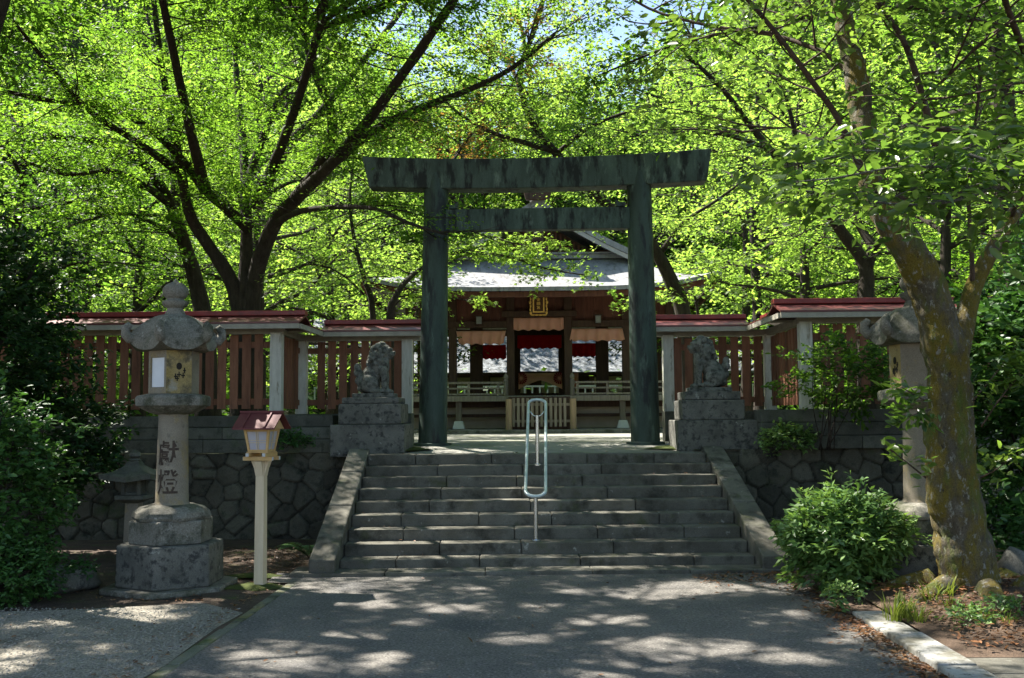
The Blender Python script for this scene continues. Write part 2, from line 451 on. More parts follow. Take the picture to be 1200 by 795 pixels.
class Tree:
    def __init__(s, seed, gaps=None): s.gaps = gaps; s.mb = MB(); s.tw = []; s.r = random.Random(seed); s.np = np.random.default_rng(seed)

    def limb(s, pts, r0, r1, n=8, flare=0, wob=.06):
        p = catmull(pts); m = len(p)
        rad = [r0 + (r1 - r0) * (i / (m - 1)) ** .65 for i in range(m)]
        if flare:
            for i in range(min(4, m)): rad[i] *= 1 + flare * (1 - i / 4) ** 2
        s.mb.tube(p, rad, n, wob=wob)
        return p, rad

    def sprout(s, p, start=.3, step=.35, L=(1., 2.2), out=None, flat=.35, tw_step=.16, tw_L=(.35, .8), up=.1, r0=.018, ahead=.5):
        """second-order branches along polyline p, each with leafy twigs"""
        R = s.r
        seg = [(p[i + 1] - p[i]).length for i in range(len(p) - 1)]; tot = sum(seg)
        d = tot * start
        while d < tot:
            a = d; i = 0
            while i < len(seg) - 1 and a > seg[i]: a -= seg[i]; i += 1
            t = (p[i + 1] - p[i]).normalized(); q = p[i] + t * a
            rv = Vector((R.gauss(0, 1), R.gauss(0, 1), R.gauss(0, 1) * flat + up)).normalized()
            dr = (t * ahead + rv); dr.z = dr.z * (flat + .35); dr.normalize()
            s.branch(q, dr, R.uniform(*L) * (1.15 - .5 * d / tot), r0, flat, tw_step, tw_L)
            d += step * R.uniform(.6, 1.4)
        e = p[-1]; t = (p[-1] - p[-2]).normalized()
        s.branch(e, t, L[0], r0 * .7, flat, tw_step, tw_L)

    def branch(s, q, dr, L, r0, flat, tw_step, tw_L, n=5):
        R = s.r
        if s.gaps is not None and s.gaps(np.array([(*q, *dr, L)]))[0]: return
        pts = [q.copy()]; d = dr.copy(); p = q.copy()
        for k in range(n):
            d = (d + Vector((R.gauss(0, .22), R.gauss(0, .22), R.gauss(0, .16)))).normalized()
            p = p + d * (L / n); pts.append(p.copy())
        s.mb.tube(pts, [r0 * (1 - .8 * k / n) for k in range(n + 1)], 4, cap=False)
        m = max(2, int(L / tw_step))
        for k in range(m):
            f = .15 + .85 * (k + R.random()) / m * .98
            i = min(int(f * n), n - 1); q2 = pts[i].lerp(pts[i + 1], f * n - i)
            t = (pts[i + 1] - pts[i]).normalized()
            side = t.cross(Vector((0, 0, 1)))
            if side.length < .1: side = Vector((1, 0, 0))
            side.normalize()
            d2 = t * .55 + side * R.choice((-1, 1)) * R.uniform(.5, 1) + Vector((R.gauss(0, .2), R.gauss(0, .2), R.gauss(0, flat * .8)))
            d2.normalize()
            s.tw.append((*q2, *d2, R.uniform(*tw_L)))

    def leaves(s, name, per=14, size=(.06, .09), tmpl=KITE, mat='leaf_maple', tilt=.45, droop=.12, spread=.05, keep=None, updir=(0, 0, 1)):
        tw = np.array(s.tw); g = s.np
        if keep is not None: tw = tw[keep(tw)]
        n = len(tw)
        q, d, L = tw[:, :3], tw[:, 3:6], tw[:, 6]
        t = g.uniform(.08, 1.0, (n, per))
        pos = q[:, None, :] + d[:, None, :] * (L[:, None] * t)[:, :, None]
        pos[:, :, 2] -= droop * (L[:, None] * t) ** 2
        pos += g.normal(0, spread, pos.shape)
        sd = np.cross(d, np.array([0, 0, 1.0])); sd /= np.linalg.norm(sd, axis=1, keepdims=True) + 1e-6
        sg = g.choice([-1, 1], (n, per))
        dv = d[:, None, :] * .6 + sd[:, None, :] * sg[:, :, None] * .8 + g.normal(0, .35, pos.shape)
        dv[:, :, 2] -= .15
        nr = np.array(updir)[None, None, :] + g.normal(0, tilt * .7, pos.shape) + g.normal(0, tilt * .8, (n, 1, 3))
        N = n * per
        sz = g.uniform(size[0], size[1], N)
        return leaf_mesh(name, pos.reshape(N, 3), nr.reshape(N, 3), dv.reshape(N, 3), sz, tmpl, mat)

    def twig_mesh(s, r=.004):
        for x in s.tw:
            q = Vector(x[:3]); d = Vector(x[3:6]); L = x[6]
            u = d.cross(Vector((.3, .2, 1))).normalized() * r; v = d.cross(u)
            e = q + d * L - Vector((0, 0, .12 * L * L))
            i = len(s.mb.v)
            s.mb.v += [tuple(q + u), tuple(q - u * .5 + v * .8), tuple(q - u * .5 - v * .8), tuple(e)]
            s.mb.f += [(i, i + 1, i + 3), (i + 1, i + 2, i + 3), (i + 2, i, i + 3)]


def finish_tree(T, name, loc, label, cat, bark, group=None, twigs=True, leaf_kw=None, extra=None):
    root = empty(name, loc, label, cat, group)
    if leaf_kw and leaf_kw.get('keep'):
        a = np.array(T.tw); T.tw = [tuple(x) for x in a[leaf_kw.pop('keep')(a)]]
    if twigs: T.twig_mesh()
    if getattr(T, 'main', None):
        T.main.build('trunk', bark, root, smooth='all'); T.mb.build('branches', 'bark_brown', root, smooth='all')
    else: T.mb.build('trunk', bark, root, smooth='all')
    if leaf_kw is not None:
        link_mesh('crown', T.leaves('crown', **leaf_kw), root)
    if extra:
        for nm, kw in extra: link_mesh(nm, T.leaves(nm, **kw), root)
    return root


# ================================================================== SETTING
def hz(x, y):
    """terrain height"""
    if y < 14.72: 
        return -.03
    h = 1.14
    e = max(0, y - 51); h += (.43 + .011 * abs(x + 2)) * e ** 1.03
    s = max(0, abs(x - 0) - 9.0) * max(0, min(1, (y - 17) / 6)); h += .38 * s
    return h


xs = list(np.arange(-60, 60.1, 2.0)); xs = [-900, -300, -120] + xs + [120, 300, 900]
ys = [-600, -200, -60, -20, 0, 6, 10, 13, 14.70, 14.74, 16, 18, 20, 22, 25, 28, 31, 34, 36, 38, 41, 44, 48, 51, 54, 58, 64, 72, 80, 90, 100]
mb = MB()
def hz2(x, y):
    return hz(max(-60, min(60, x)), y)
mb.grid([[(x, y, hz2(x, y)) for x in xs] for y in ys if y < 14.8])
tag(mb.build('ground', 'soil'), kind='structure')
mb = MB(); mb.grid([[(x, y, hz2(x, y)) for x in xs] for y in ys if y > 14.72] + [[(x, 900, hz2(x, 100) + 20) for x in xs]])
tag(mb.build('hillside', 'hill'), kind='structure')

# asphalt forecourt, gravel, landing
def sheet(name, poly, z, mat, kind='structure'):
    b = MB(); b.add([(x, y, z) for x, y in poly], [tuple(range(len(poly)))])
    return tag(b.build(name, mat), kind=kind)

sheet('asphalt_path', [(-2.47, -25), (2.59, -25), (2.59, 9.0), (2.75, 9.6), (2.95, 11.4), (-2.85, 11.15), (-2.80, 10.55), (-2.47, 10.5)], 0.0, 'asphalt')
g_pts = [(-2.575, -25)] + [(-2.578 - .022 * (1 + math.sin(i * 2.1)), 4 + i * .62) for i in range(9)] + [(-3.1, 9.45), (-4.0, 9.15), (-5, 9.0), (-6.6, 8.8), (-9, 8.9), (-14, 8.6), (-14, -25)]
sheet('gravel_yard', g_pts, -.004, 'gravel')
b = MB(); y = -8.0
while y < 10.5:
    L = random.uniform(.5, .95); j = random.uniform(-.018, .012)
    b.box(-2.56 + j, -2.468, y, min(y + L, 10.52), -.03, random.uniform(.003, .014)); y += L + random.uniform(.004, .03)
tag(b.build('path_edging', 'mossy_concrete', bevel=.01), kind='structure')
sheet('gravel_margin', [(-2.66, -25), (-2.54, -25), (-2.54, 10.5), (-3.3, 10.0), (-2.9, 9.0), (-2.72, 8), (-2.66, 4)], -.006, 'soil')
b = MB()
b.box(-2.2, 2.2, 14.0, 14.3, 1.0, 1.155); b.add([(-2.3, 14.05, 1.158), (2.3, 14.05, 1.158), (2.9, 14.3, 1.16), (3.6, 16, 1.25), (-3.6, 16, 1.25), (-2.9, 14.3, 1.16)], [(0, 1, 2, 3, 4, 5)])
b.add([(-3.6, 16, 1.25), (3.6, 16, 1.25), (9, 24, 1.25), (9, 36.5, 1.25), (-9, 36.5, 1.25), (-9, 24, 1.25)], [(0, 1, 2, 3, 4, 5)])
tag(b.build('stone_landing', 'landing'), kind='structure')

# kerb on the right : individual stones in one run
b = MB(); y = -6.0
while y < 8.75:
    L = .98; j = random.uniform(-.006, .006)
    b.box(2.59 + j, 2.85 + j, y, min(y + L, 8.75), -.03, .05 + random.uniform(-.008, .008)); y += L + .012
kerb = b.build('kerb', 'kerb_concrete', bevel=.012); tag(kerb, kind='structure')
sheet('bank_edge', [(2.56, 8.74), (2.9, 8.74), (3.4, 11.3), (2.72, 11.3), (2.6, 9.6)], .022, 'bank_soil')
# paving beyond the kerb
b = MB()
y = -6
while y < 7.2:
    b.box(2.87, 4.6, y, y + .9, -.03, .03 + random.uniform(0, .004)); b.box(4.61, 6.4, y, y + .9, -.03, .03 + random.uniform(0, .004)); y += .91
tag(b.build('side_pavement', 'step_stone', bevel=.006), kind='structure')

# right-hand soil bank round the tree (mound)
rows = []
for j in range(46):
    yy = 7.15 + j * .165; rw = []
    for i in range(64):
        xx = 2.87 + i * .16
        d = math.exp(-(((xx - 4.25) / 1.5) ** 2 + ((yy - 9.2) / 1.3) ** 2))
        edge = min(1, max(0, (yy - 7.15) / .8)) * min(1, max(0, (xx - 2.82) / .5))
        z = .035 + edge * (.02 + .16 * d + .03 * math.sin(xx * 5.1 + yy * 3) * math.sin(yy * 4.7)) + random.uniform(-.012, .012) * edge
        rw.append((xx, yy, z))
    rows.append(rw)
tag(MB().grid(rows).build('soil_bank', 'bank_soil', smooth='all'), kind='structure')
# moss patch on the left at the foot of the lamp
def blob_patch(name, cx, cy, rx, ry, z0, h, mat):
    rows = []
    for j in range(9):
        rr = j / 8
        rows.append([(cx + rx * rr * (1 + .18 * math.sin(3 * a + cx) + .1 * math.sin(7 * a)) * math.cos(a), cy + ry * rr * (1 + .18 * math.sin(4 * a) + .1 * math.sin(9 * a + 1)) * math.sin(a),
                      z0 + h * (1 - rr ** 2) + .006 * random.random()) for a in [2 * math.pi * k / 28 for k in range(29)]])
    return tag(MB().grid(rows).build(name, mat, smooth='all'), kind='stuff')
blob_patch('moss', -2.85, 10.3, .30, .22, -.005, .03, 'moss')
blob_patch('moss', -2.1, 15.2, .55, .8, 1.195, .03, 'moss')
blob_patch('moss', 2.05, 15.1, .6, .8, 1.19, .03, 'moss')
blob_patch('moss', -3.05, 11.0, .35, .14, -.01, .03, 'moss')

# ================================================================== STAIRS
ST = empty('stone_staircase', (0.03, 12.5, 0), 'broad grey stone staircase of nine steps with sloping side slabs', 'staircase')
W2 = 2.27
def jit(a): return random.uniform(-a, a)
for k in range(9):
    y0 = 11.33 + .31 * k; z1 = .129 * (k + 1) + jit(.003); b = MB()
    cuts = [-W2]; x = -W2 + random.uniform(.5, 1.1)
    while x < W2 - .5: cuts.append(x); x += random.uniform(.8, 1.3)
    cuts.append(W2)
    for a, c in zip(cuts[:-1], cuts[1:]):
        b.box(.03 + a + .003, .03 + c - .003, y0 + jit(.006), y0 + .36, z1 - .14, z1 + jit(.004))
    b.build('step', 'step_stone', ST, bevel=.014)
b = MB(); x = -2.72
while x < 2.65:
    L = random.uniform(.9, 1.3); b.box(x, min(x + L, 2.72) - .006, 10.98 + jit(.01), 11.5, -.03, .042 + jit(.004)); x += L
b.build('bottom_kerb', 'step_stone', ST, bevel=.01)
b = MB().prism([(11.6, -.03), (14.2, -.03), (14.2, 1.0), (14.0, 1.0)], -W2 - .1, W2 + .1, 'x'); b.build('core', 'step_stone', ST)
for sx in (-1, 1):
    x0, x1 = sorted((.03 + sx * (W2 + .004), .03 + sx * (W2 + .285))); b = MB()
    ya, za, yb, zb = 11.02, .17, 14.08, 1.245
    for (u0, u1) in ((0, .43), (.436, .75), (.756, 1)):
        p = lambda u: (ya + (yb - ya) * u, za + (zb - za) * u)
        (a0, c0), (a1, c1) = p(u0), p(u1)
        b.prism([(a0, max(.0, c0 - .55) if u0 else .0), (a1, c1 - .6), (a1, c1), (a0, c0)], x0, x1, 'x')
    b.build('side_slab', 'step_stone', ST, bevel=.018)
ST.rotation_euler = (0, 0, R_(2.6))

# ================================================================== RETAINING WALLS
def rubble(name, x0, x1, z0, z1, yf, parent, cell=.30, dx=.018, seed=1):
    g = np.random.default_rng(seed)
    nx = int((x1 - x0) / dx); nz = max(4, int((z1 - z0) / dx))
    X, Z = np.meshgrid(np.linspace(x0, x1, nx), np.linspace(z0, z1, nz))
    cx = np.arange(x0 - cell, x1 + cell, cell); cz = np.arange(z0 - cell, z1 + cell, cell * .8)
    S = np.array([(a + (j % 2) * cell * .5 + g.uniform(-.36, .36) * cell, c + g.uniform(-.32, .32) * cell) for j, c in enumerate(cz) for a in cx])
    d1 = np.full(X.shape, 9.); d2 = np.full(X.shape, 9.); id1 = np.zeros(X.shape, int)
    for i, (a, c) in enumerate(S):
        d = np.hypot(X - a, Z - c)
        m1 = d < d1; d2 = np.where(m1, d1, np.minimum(d2, d)); id1 = np.where(m1, i, id1); d1 = np.where(m1, d, d1)
    e = d2 - d1
    h = np.clip(e / .045, 0, 1) ** .6
    tilt = g.uniform(-.10, .10, (len(S), 2)); pro = g.uniform(0, .06, len(S))
    dep = h * (.035 + pro[id1] * .6 + tilt[id1, 0] * (X - S[id1, 0]) + tilt[id1, 1] * (Z - S[id1, 1])) + g.normal(0, .003, X.shape)
    batter = (z1 - Z) * .12
    Yv = yf - dep - batter
    V = np.stack([X, Yv, Z], -1).reshape(-1, 3) - np.array(parent.location)
    fs = [(j * nx + i, j * nx + i + 1, (j + 1) * nx + i + 1, (j + 1) * nx + i) for j in range(nz - 1) for i in range(nx - 1)]
    me = bpy.data.meshes.new(name); me.from_pydata(V.tolist(), [], fs); me.materials.append(M['wall_stone'])
    tint = g.uniform(.65, 1.35, len(S))[id1] * np.where(h < .5, .55, 1)
    ca = me.color_attributes.new('tint', 'FLOAT_COLOR', 'POINT')
    ca.data.foreach_set('color', np.stack([tint, tint, tint * .97, np.ones_like(tint)], -1).astype(np.float32).ravel())
    me.polygons.foreach_set('use_smooth', [True] * len(me.polygons))
    o = bpy.data.objects.new(name, me); C.objects.link(o); o.parent = parent
    return o


def courses(b, x0, x1, yf, zs, depth=.55, setback=.03, Lr=(1.2, 2.2)):
    for i, (a, c) in enumerate(zip(zs[:-1], zs[1:])):
        x = x0
        while x < x1 - .01:
            L = random.uniform(*Lr); e = min(x + L, x1)
            if x1 - e < .3: e = x1
            b.box(x + .003, e - .003, yf + setback * i + jit(.008), yf + depth, a + .003, c - .002); x = e


WL = empty('retaining_wall', (-5, 14.6, 0), 'dark stone retaining wall on the left of the stairs, rubble under dressed courses', 'stone wall')
rubble('rubble_face', -13, -2.2, -.05, 1.165, 14.62, WL, seed=3)
b = MB(); courses(b, -13, -2.95, 14.55, [1.165, 1.36, 1.53, 1.70]); b.build('coping', 'coping_stone', WL, bevel=.012)
WR = empty('retaining_wall', (5, 14.0, 0), 'stone retaining wall on the right, rubble partly hidden by bush and tree', 'stone wall')
rubble('rubble_face', 2.2, 13, -.05, 1.2, 14.12, WR, seed=9)
b = MB(); courses(b, 3.0, 13, 13.98, [1.2, 1.38, 1.56, 1.735]); b.build('coping', 'coping_stone', WR, bevel=.012)

# ================================================================== ROOFED FENCES
def fence_side(label, sx, xin, xret, xout, ynear, yfar, ztop):
    """L shaped roofed board fence: far segment xin..xret at yfar, return, near segment xret..xout at ynear"""
    root = empty('roofed_fence', (sx * (xret + 1), (ynear + yfar) / 2, 1.2), label, 'fence')
    zb = 1.74
    # stone plinth under far segment and return
    b = MB(); a, c = sorted((sx * xin, sx * (xret + .1)))
    b.box(a, c, yfar - .18, yfar + .18, 1.2, 1.72)
    a, c = sorted((sx * (xret - .16), sx * (xret + .16))); b.box(a, c, ynear + .6, yfar + .2, 1.15, 1.715)
    b.build('plinth', 'coping_stone', root, bevel=.012)
    def boards(fn, L):
        """fn(u,z,off) maps along/height/offset to world"""
        bm_ = MB(); u = .13
        while u < L - .18:
            wd = .125 + jit(.006); zt = 2.90 + jit(.015)
            bm_.hexa([fn(u, zb + .06, -.012), fn(u + wd, zb + .06, -.012), fn(u + wd, zb + .06, .012), fn(u, zb + .06, .012)],
                     [fn(u, zt, -.012), fn(u + wd, zt, -.012), fn(u + wd, zt, .012), fn(u, zt, .012)])
            u += wd + .058 + jit(.006)
        return bm_
    def rails(fn, L):
        for z in (1.86, 2.70):
            MB().hexa([fn(0, z, .016), fn(L, z, .016), fn(L, z, .07), fn(0, z, .07)], [fn(0, z + .09, .016), fn(L, z + .09, .016), fn(L, z + .09, .07), fn(0, z + .09, .07)]).build('rail', 'slat_paint', root)
    segs = [(lambda u, z, o: (sx * (xin + .05 + u), yfar + o, z), xret - xin - .1),
            (lambda u, z, o: (sx * (xret + o), ynear + .1 + u, z), yfar - ynear - .2),
            (lambda u, z, o: (sx * (xret + .08 + u), ynear + o, z), xout - xret - .1)]
    for fn, L in segs:
        boards(fn, L).build('board_panel', 'slat_paint', root); rails(fn, L)
    def post(x, y, z0=1.72, w=.085):
        MB().box(x - w, x + w, y - w, y + w, z0, ztop - .28).build('post', 'white_post', root, bevel=.008)
    post(sx * (xin + .085), yfar - .02); post(sx * (xret + .0), yfar - .02); post(sx * xret, ynear - .02, 1.74)
    u = xret + 1.72
    while u < xout: post(sx * u, ynear - .02, 1.74); u += 2.1
    # header beam and eave board
    hb = MB()
    a, c = sorted((sx * (xin - .12), sx * (xret + .1))); hb.box(a, c, yfar - .06, yfar + .06, ztop - .30, ztop - .2)
    a, c = sorted((sx * (xret - .1), sx * xout)); hb.box(a, c, ynear - .06, ynear + .06, ztop - .30, ztop - .2)
    hb.box(sx * xret - .055, sx * xret + .055, ynear + .06, yfar - .06, ztop - .298, ztop - .198)
    hb.build('header_beam', 'eave_board', root)
    # roof : low gabled red metal strips with a ridge cap
    E = .42; rf = MB(); fb = MB(); cap = MB(); so_ = MB()
    ze, zr = ztop - .15, ztop - .02
    def strip_x(xa, xb, y):
        a, c = sorted((sx * xa, sx * xb))
        for s in (-1, 1):
            rf.hexa([(a, y + s * E, ze - .025), (c, y + s * E, ze - .025), (c, y, zr - .03), (a, y, zr - .03)], [(a, y + s * E, ze), (c, y + s * E, ze), (c, y, zr), (a, y, zr)])
        fb.box(a + .01, c - .01, y - E + .012, y - E + .04, ze - .10, ze - .028)
        fb.box(a + .01, c - .01, y + E - .04, y + E - .012, ze - .10, ze - .028)
        so_.box(a + .03, c - .03, y - E + .045, y + E - .045, ze - .07, ze - .045)
        cap.box(a - .01, c + .01, y - .09, y + .09, zr - .01, ztop + .045)
    strip_x(xin - .22, xret - .38, yfar); strip_x(xret - .42, xout, ynear)
    a = sx * xret
    for s in (-1, 1):
        rf.hexa([(a + s * E, ynear + .3, ze - .02), (a + s * E, yfar + E, ze - .02), (a, yfar + E, zr - .022), (a, ynear + .3, zr - .022)], [(a + s * E, ynear + .3, ze + .006), (a + s * E, yfar + E, ze + .006), (a, yfar + E, zr + .006), (a, ynear + .3, zr + .006)])
    cap.box(a - .085, a + .085, ynear + .1, yfar + .2, zr - .012, ztop + .042)
    fb.box(a - sx * E - .02, a - sx * E + .02, ynear - E + .05, yfar - E, ze - .102, ze - .03)
    rr = rf.build('roof', 'roof_sheet', root); fb.build('fascia', 'eave_board', rr); cap.build('ridge_cap', 'roof_red', rr, bevel=.01); so_.build('soffit', 'brown_wood', rr)
    return root

fence_side('long roofed fence of reddish boards on the left, behind the tall lantern', -1, 2.05, 3.86, 13, 15.0, 16.6, 3.20)
fence_side('roofed fence of reddish boards on the right, behind the mossy tree', 1, 1.98, 3.68, 13, 14.25, 16.45, 3.22)

# ================================================================== TORII
TO = empty('torii_gate', (0, 15.7, 1.25), 'dark green weathered bronze torii gate standing at the top of the stairs', 'torii gate')
yT = 15.7
for (bx, by, tx, ty) in ((507, 521, 511.5, 205), (756.5, 517.5, 748.5, 203)):
    p0, p1 = P(bx, by, yT), P(tx, ty, yT); p0.z = 1.2
    b = MB(); n = 12
    b.tube([p0.lerp(p1, i / n) for i in range(n + 1)], [.222 - .035 * i / n for i in range(n + 1)], 32)
    pil = b.build('pillar', 'bronze', TO, smooth=True)
    b = MB().lathe([(.30, 1.2), (.29, 1.262), (.24, 1.268)], 28, (p0.x, p0.y)); b.build('pillar_base', 'bronze', pil, smooth=True)
N = 24; rows_t = []; rows_b = []
b = MB(); sect = []
for i in range(N + 1):
    u = i / N
    xt = 424 + 410 * u; yt = 183.5 - 9.5 * u + 8.5 * (1 - (2 * u - 1) ** 2) * .75
    xb = 432 + 397 * u; yb = 218.5 - 7.5 * u + 6 * (1 - (2 * u - 1) ** 2) * .8
    pt, pb = P(xt, yt, yT - .2), P(xb, yb, yT - .2)
    D = .42
    up = Vector((0, .21, .035))
    sect.append([pb + Vector((0, .03, 0)), pt, pt + up, pt + Vector((0, D, 0)), pb + Vector((0, D - .03, 0))])
for s0 in sect: b.v += [tuple(p) for p in s0]
for i in range(N):
    for k in range(5): b.f.append((i * 5 + k, i * 5 + (k + 1) % 5, (i + 1) * 5 + (k + 1) % 5, (i + 1) * 5 + k))
b.f += [(0, 1, 2, 3, 4), tuple(N * 5 + k for k in (4, 3, 2, 1, 0))]
b.build('top_beam', 'beam_bronze', TO, bevel=.012)
a, c = P(521, 245.5, yT - .1), P(738, 242, yT - .1); a2, c2 = P(521, 270.5, yT - .1), P(738, 267.5, yT - .1)
o = Vector((0, .2, 0)); MB().hexa([a2, c2, c2 + o, a2 + o], [a, c, c + o, a + o]).build('tie_beam', 'beam_bronze', TO, bevel=.01)
for (p, s) in ((P(525.5, 245, yT - .13), 1), (P(733, 242, yT - .13), -1)):
    b = MB().prism([(p.x, p.z + .005), (p.x + s * .14, p.z + .005), (p.x + s * .15, p.z + .12), (p.x + s * .08, p.z + .06), (p.x, p.z + .075)], p.y, p.y + .26)
    b.build('wedge', 'bronze', TO, bevel=.006)

# ================================================================== PEDESTALS AND GUARDIAN LIONS
def pedestal(cx, cy, z0, tiers, label):
    root = empty('stone_pedestal', (cx, cy, z0), label, 'pedestal', 'pedestals of the guardian dogs')
    z = z0
    for (wd, dp, h, dx) in tiers:
        MB().box(cx + dx - wd / 2, cx + dx + wd / 2, cy - dp / 2, cy + dp / 2, z + (.003 if z > z0 else -.05), z + h).build('tier', 'pedestal_stone', root, bevel=.015)
        z += h
    return z

yP = 14.75
zl = pedestal(-2.40, yP, 1.165, [(1.04, 1.0, .40, 0), (.88, .84, .29, .02), (.80, .76, .09, .02)], 'mottled grey stepped pedestal left of the torii, under the left stone dog')
zr_ = pedestal(2.46, yP, 1.185, [(1.10, 1.0, .41, 0), (.87, .86, .28, -.04), (.78, .76, .12, -.04)], 'grey stepped pedestal with round lichen spots right of the torii, under the right stone dog')

def koma(name, cx, cy, z, face, label, seed, H=.74):
    R = random.Random(seed); b = MB(); E = b.ell
    Ry = lambda a: Matrix.Rotation(R_(a), 3, 'Y')
    E((-.13, 0, .17), (.15, .15, .17)); E((-.06, 0, .27), (.15, .13, .2), rot=Ry(28)); E((.04, 0, .40), (.13, .125, .17), rot=Ry(22))
    E((.10, 0, .42), (.12, .12, .17)); E((-.1, 0, .08), (.18, .16, .07))
    for s in (-1, 1):
        b.tube([(.12, s * .085, .40), (.155, s * .09, .24), (.15, s * .09, .12), (.165, s * .09, .03)], [.065, .05, .045, .05], 10)
        E((.195, s * .09, .035), (.075, .052, .038)); E((-.07, s * .125, .15), (.14, .07, .13), rot=Ry(-20))
        E((.02, s * .14, .04), (.12, .05, .042)); E((.075, s * .14, .04), (.05, .05, .045))
        E((.06, s * .10, .72), (.055, .03, .05), rot=Ry(30))            # ears
        E((.225, s * .05, .675), (.04, .035, .028)); E((.245, s * .048, .645), (.018, .018, .018))  # brow, eye
        for (mx, mz) in ((.02, .60), (-.0, .53), (.03, .46), (.09, .50), (.08, .57)): E((mx, s * .095, mz), (.055, .045, .055))
        E((.25, s * .045, .595), (.045, .035, .04))
    E((.12, 0, .645), (.125, .115, .115)); E((.235, 0, .605), (.075, .07, .045)); E((.285, 0, .625), (.028, .035, .025))
    E((.215, 0, .545), (.065, .055, .03)); E((.10, 0, .75), (.07, .06, .045)); E((.16, 0, .50), (.06, .07, .05))
    for (mx, mz, q) in ((-.02, .60, .07), (-.05, .52, .07), (-.07, .44, .06), (.0, .68, .07)): E((mx, 0, mz), (q, q, q))
    E((-.235, 0, .27), (.06, .075, .17), rot=Ry(-12)); E((-.27, 0, .40), (.055, .06, .07)); E((-.27, .05, .32), (.05, .05, .06)); E((-.27, -.05, .32), (.05, .05, .06))
    E((-.25, .05, .20), (.055, .05, .06)); E((-.25, -.05, .20), (.055, .05, .06))
    for q in range(70):
        a = R.uniform(-2.6, 2.6); h_ = R.uniform(0, 1); rr_ = .125 - .01 * h_
        b.ell((-.01 + .06 * h_ - rr_ * math.cos(a * .5) * .9 + (.10 if abs(a) > 1.6 else 0), rr_ * math.sin(a * .62) * 1.05, .44 + .26 * h_), (.024, .024, .026), 8, 6)
    for s in (-1, 1):
        for j in range(4): E((.19 + .03 * (j > 1), s * (.065 + .018 * j), .022), (.05, .012, .022))
    k = H / .80
    mt = Matrix.Translation((cx, cy, z + .055)) @ Matrix.Diagonal((face * k, k, k, 1))
    b.xf(mt)
    root = empty(name, (cx, cy, z), label, 'stone statue', 'pair of stone guardian dogs')
    o = b.build('body', 'statue_stone', root)
    rm = o.modifiers.new('join', 'REMESH'); rm.mode = 'VOXEL'; rm.voxel_size = .0085; rm.use_smooth_shade = True
    sm = o.modifiers.new('soften', 'SMOOTH'); sm.factor = .5; sm.iterations = 2
    MB().box(cx - .30, cx + .30, cy - .19, cy + .19, z + .003, z + .06).build('plinth', 'statue_stone', root, bevel=.01)
koma('guardian_dog', -2.36, yP - .05, zl, 1, 'seated stone guardian dog facing right on the left pedestal', 1, .76)
koma('guardian_dog', 2.42, yP - .05, zr_, -1, 'seated stone guardian dog facing left on the right pedestal', 2, .76)

# ================================================================== STONE LANTERNS
def text_mesh(ch, size, depth=.004, cuts=0):
    c = bpy.data.curves.new('char', 'FONT'); c.body = ch; c.size = size; c.extrude = depth; c.align_x = 'CENTER'; c.offset = size * .012
    o = bpy.data.objects.new('char', c); C.objects.link(o); bpy.context.view_layer.update()
    dg = bpy.context.evaluated_depsgraph_get(); me = o.evaluated_get(dg).to_mesh()
    bm = bmesh.new(); bm.from_mesh(me)
    if cuts:
        lo = min(x.co.x for x in bm.verts); hi = max(x.co.x for x in bm.verts)
        for k in range(1, cuts):
            bmesh.ops.bisect_plane(bm, geom=bm.verts[:] + bm.edges[:] + bm.faces[:], plane_co=(lo + (hi - lo) * k / cuts, 0, 0), plane_no=(1, 0, 0), dist=1e-6)
    bm.verts.index_update()
    v = [tuple(x.co) for x in bm.verts]; f = [tuple(q.index for q in p.verts) for p in bm.faces]; bm.free()
    o.evaluated_get(dg).to_mesh_clear(); bpy.data.objects.remove(o); bpy.data.curves.remove(c)
    return v, f

def hexp(Rr, z, n=6): return (Rr, z)

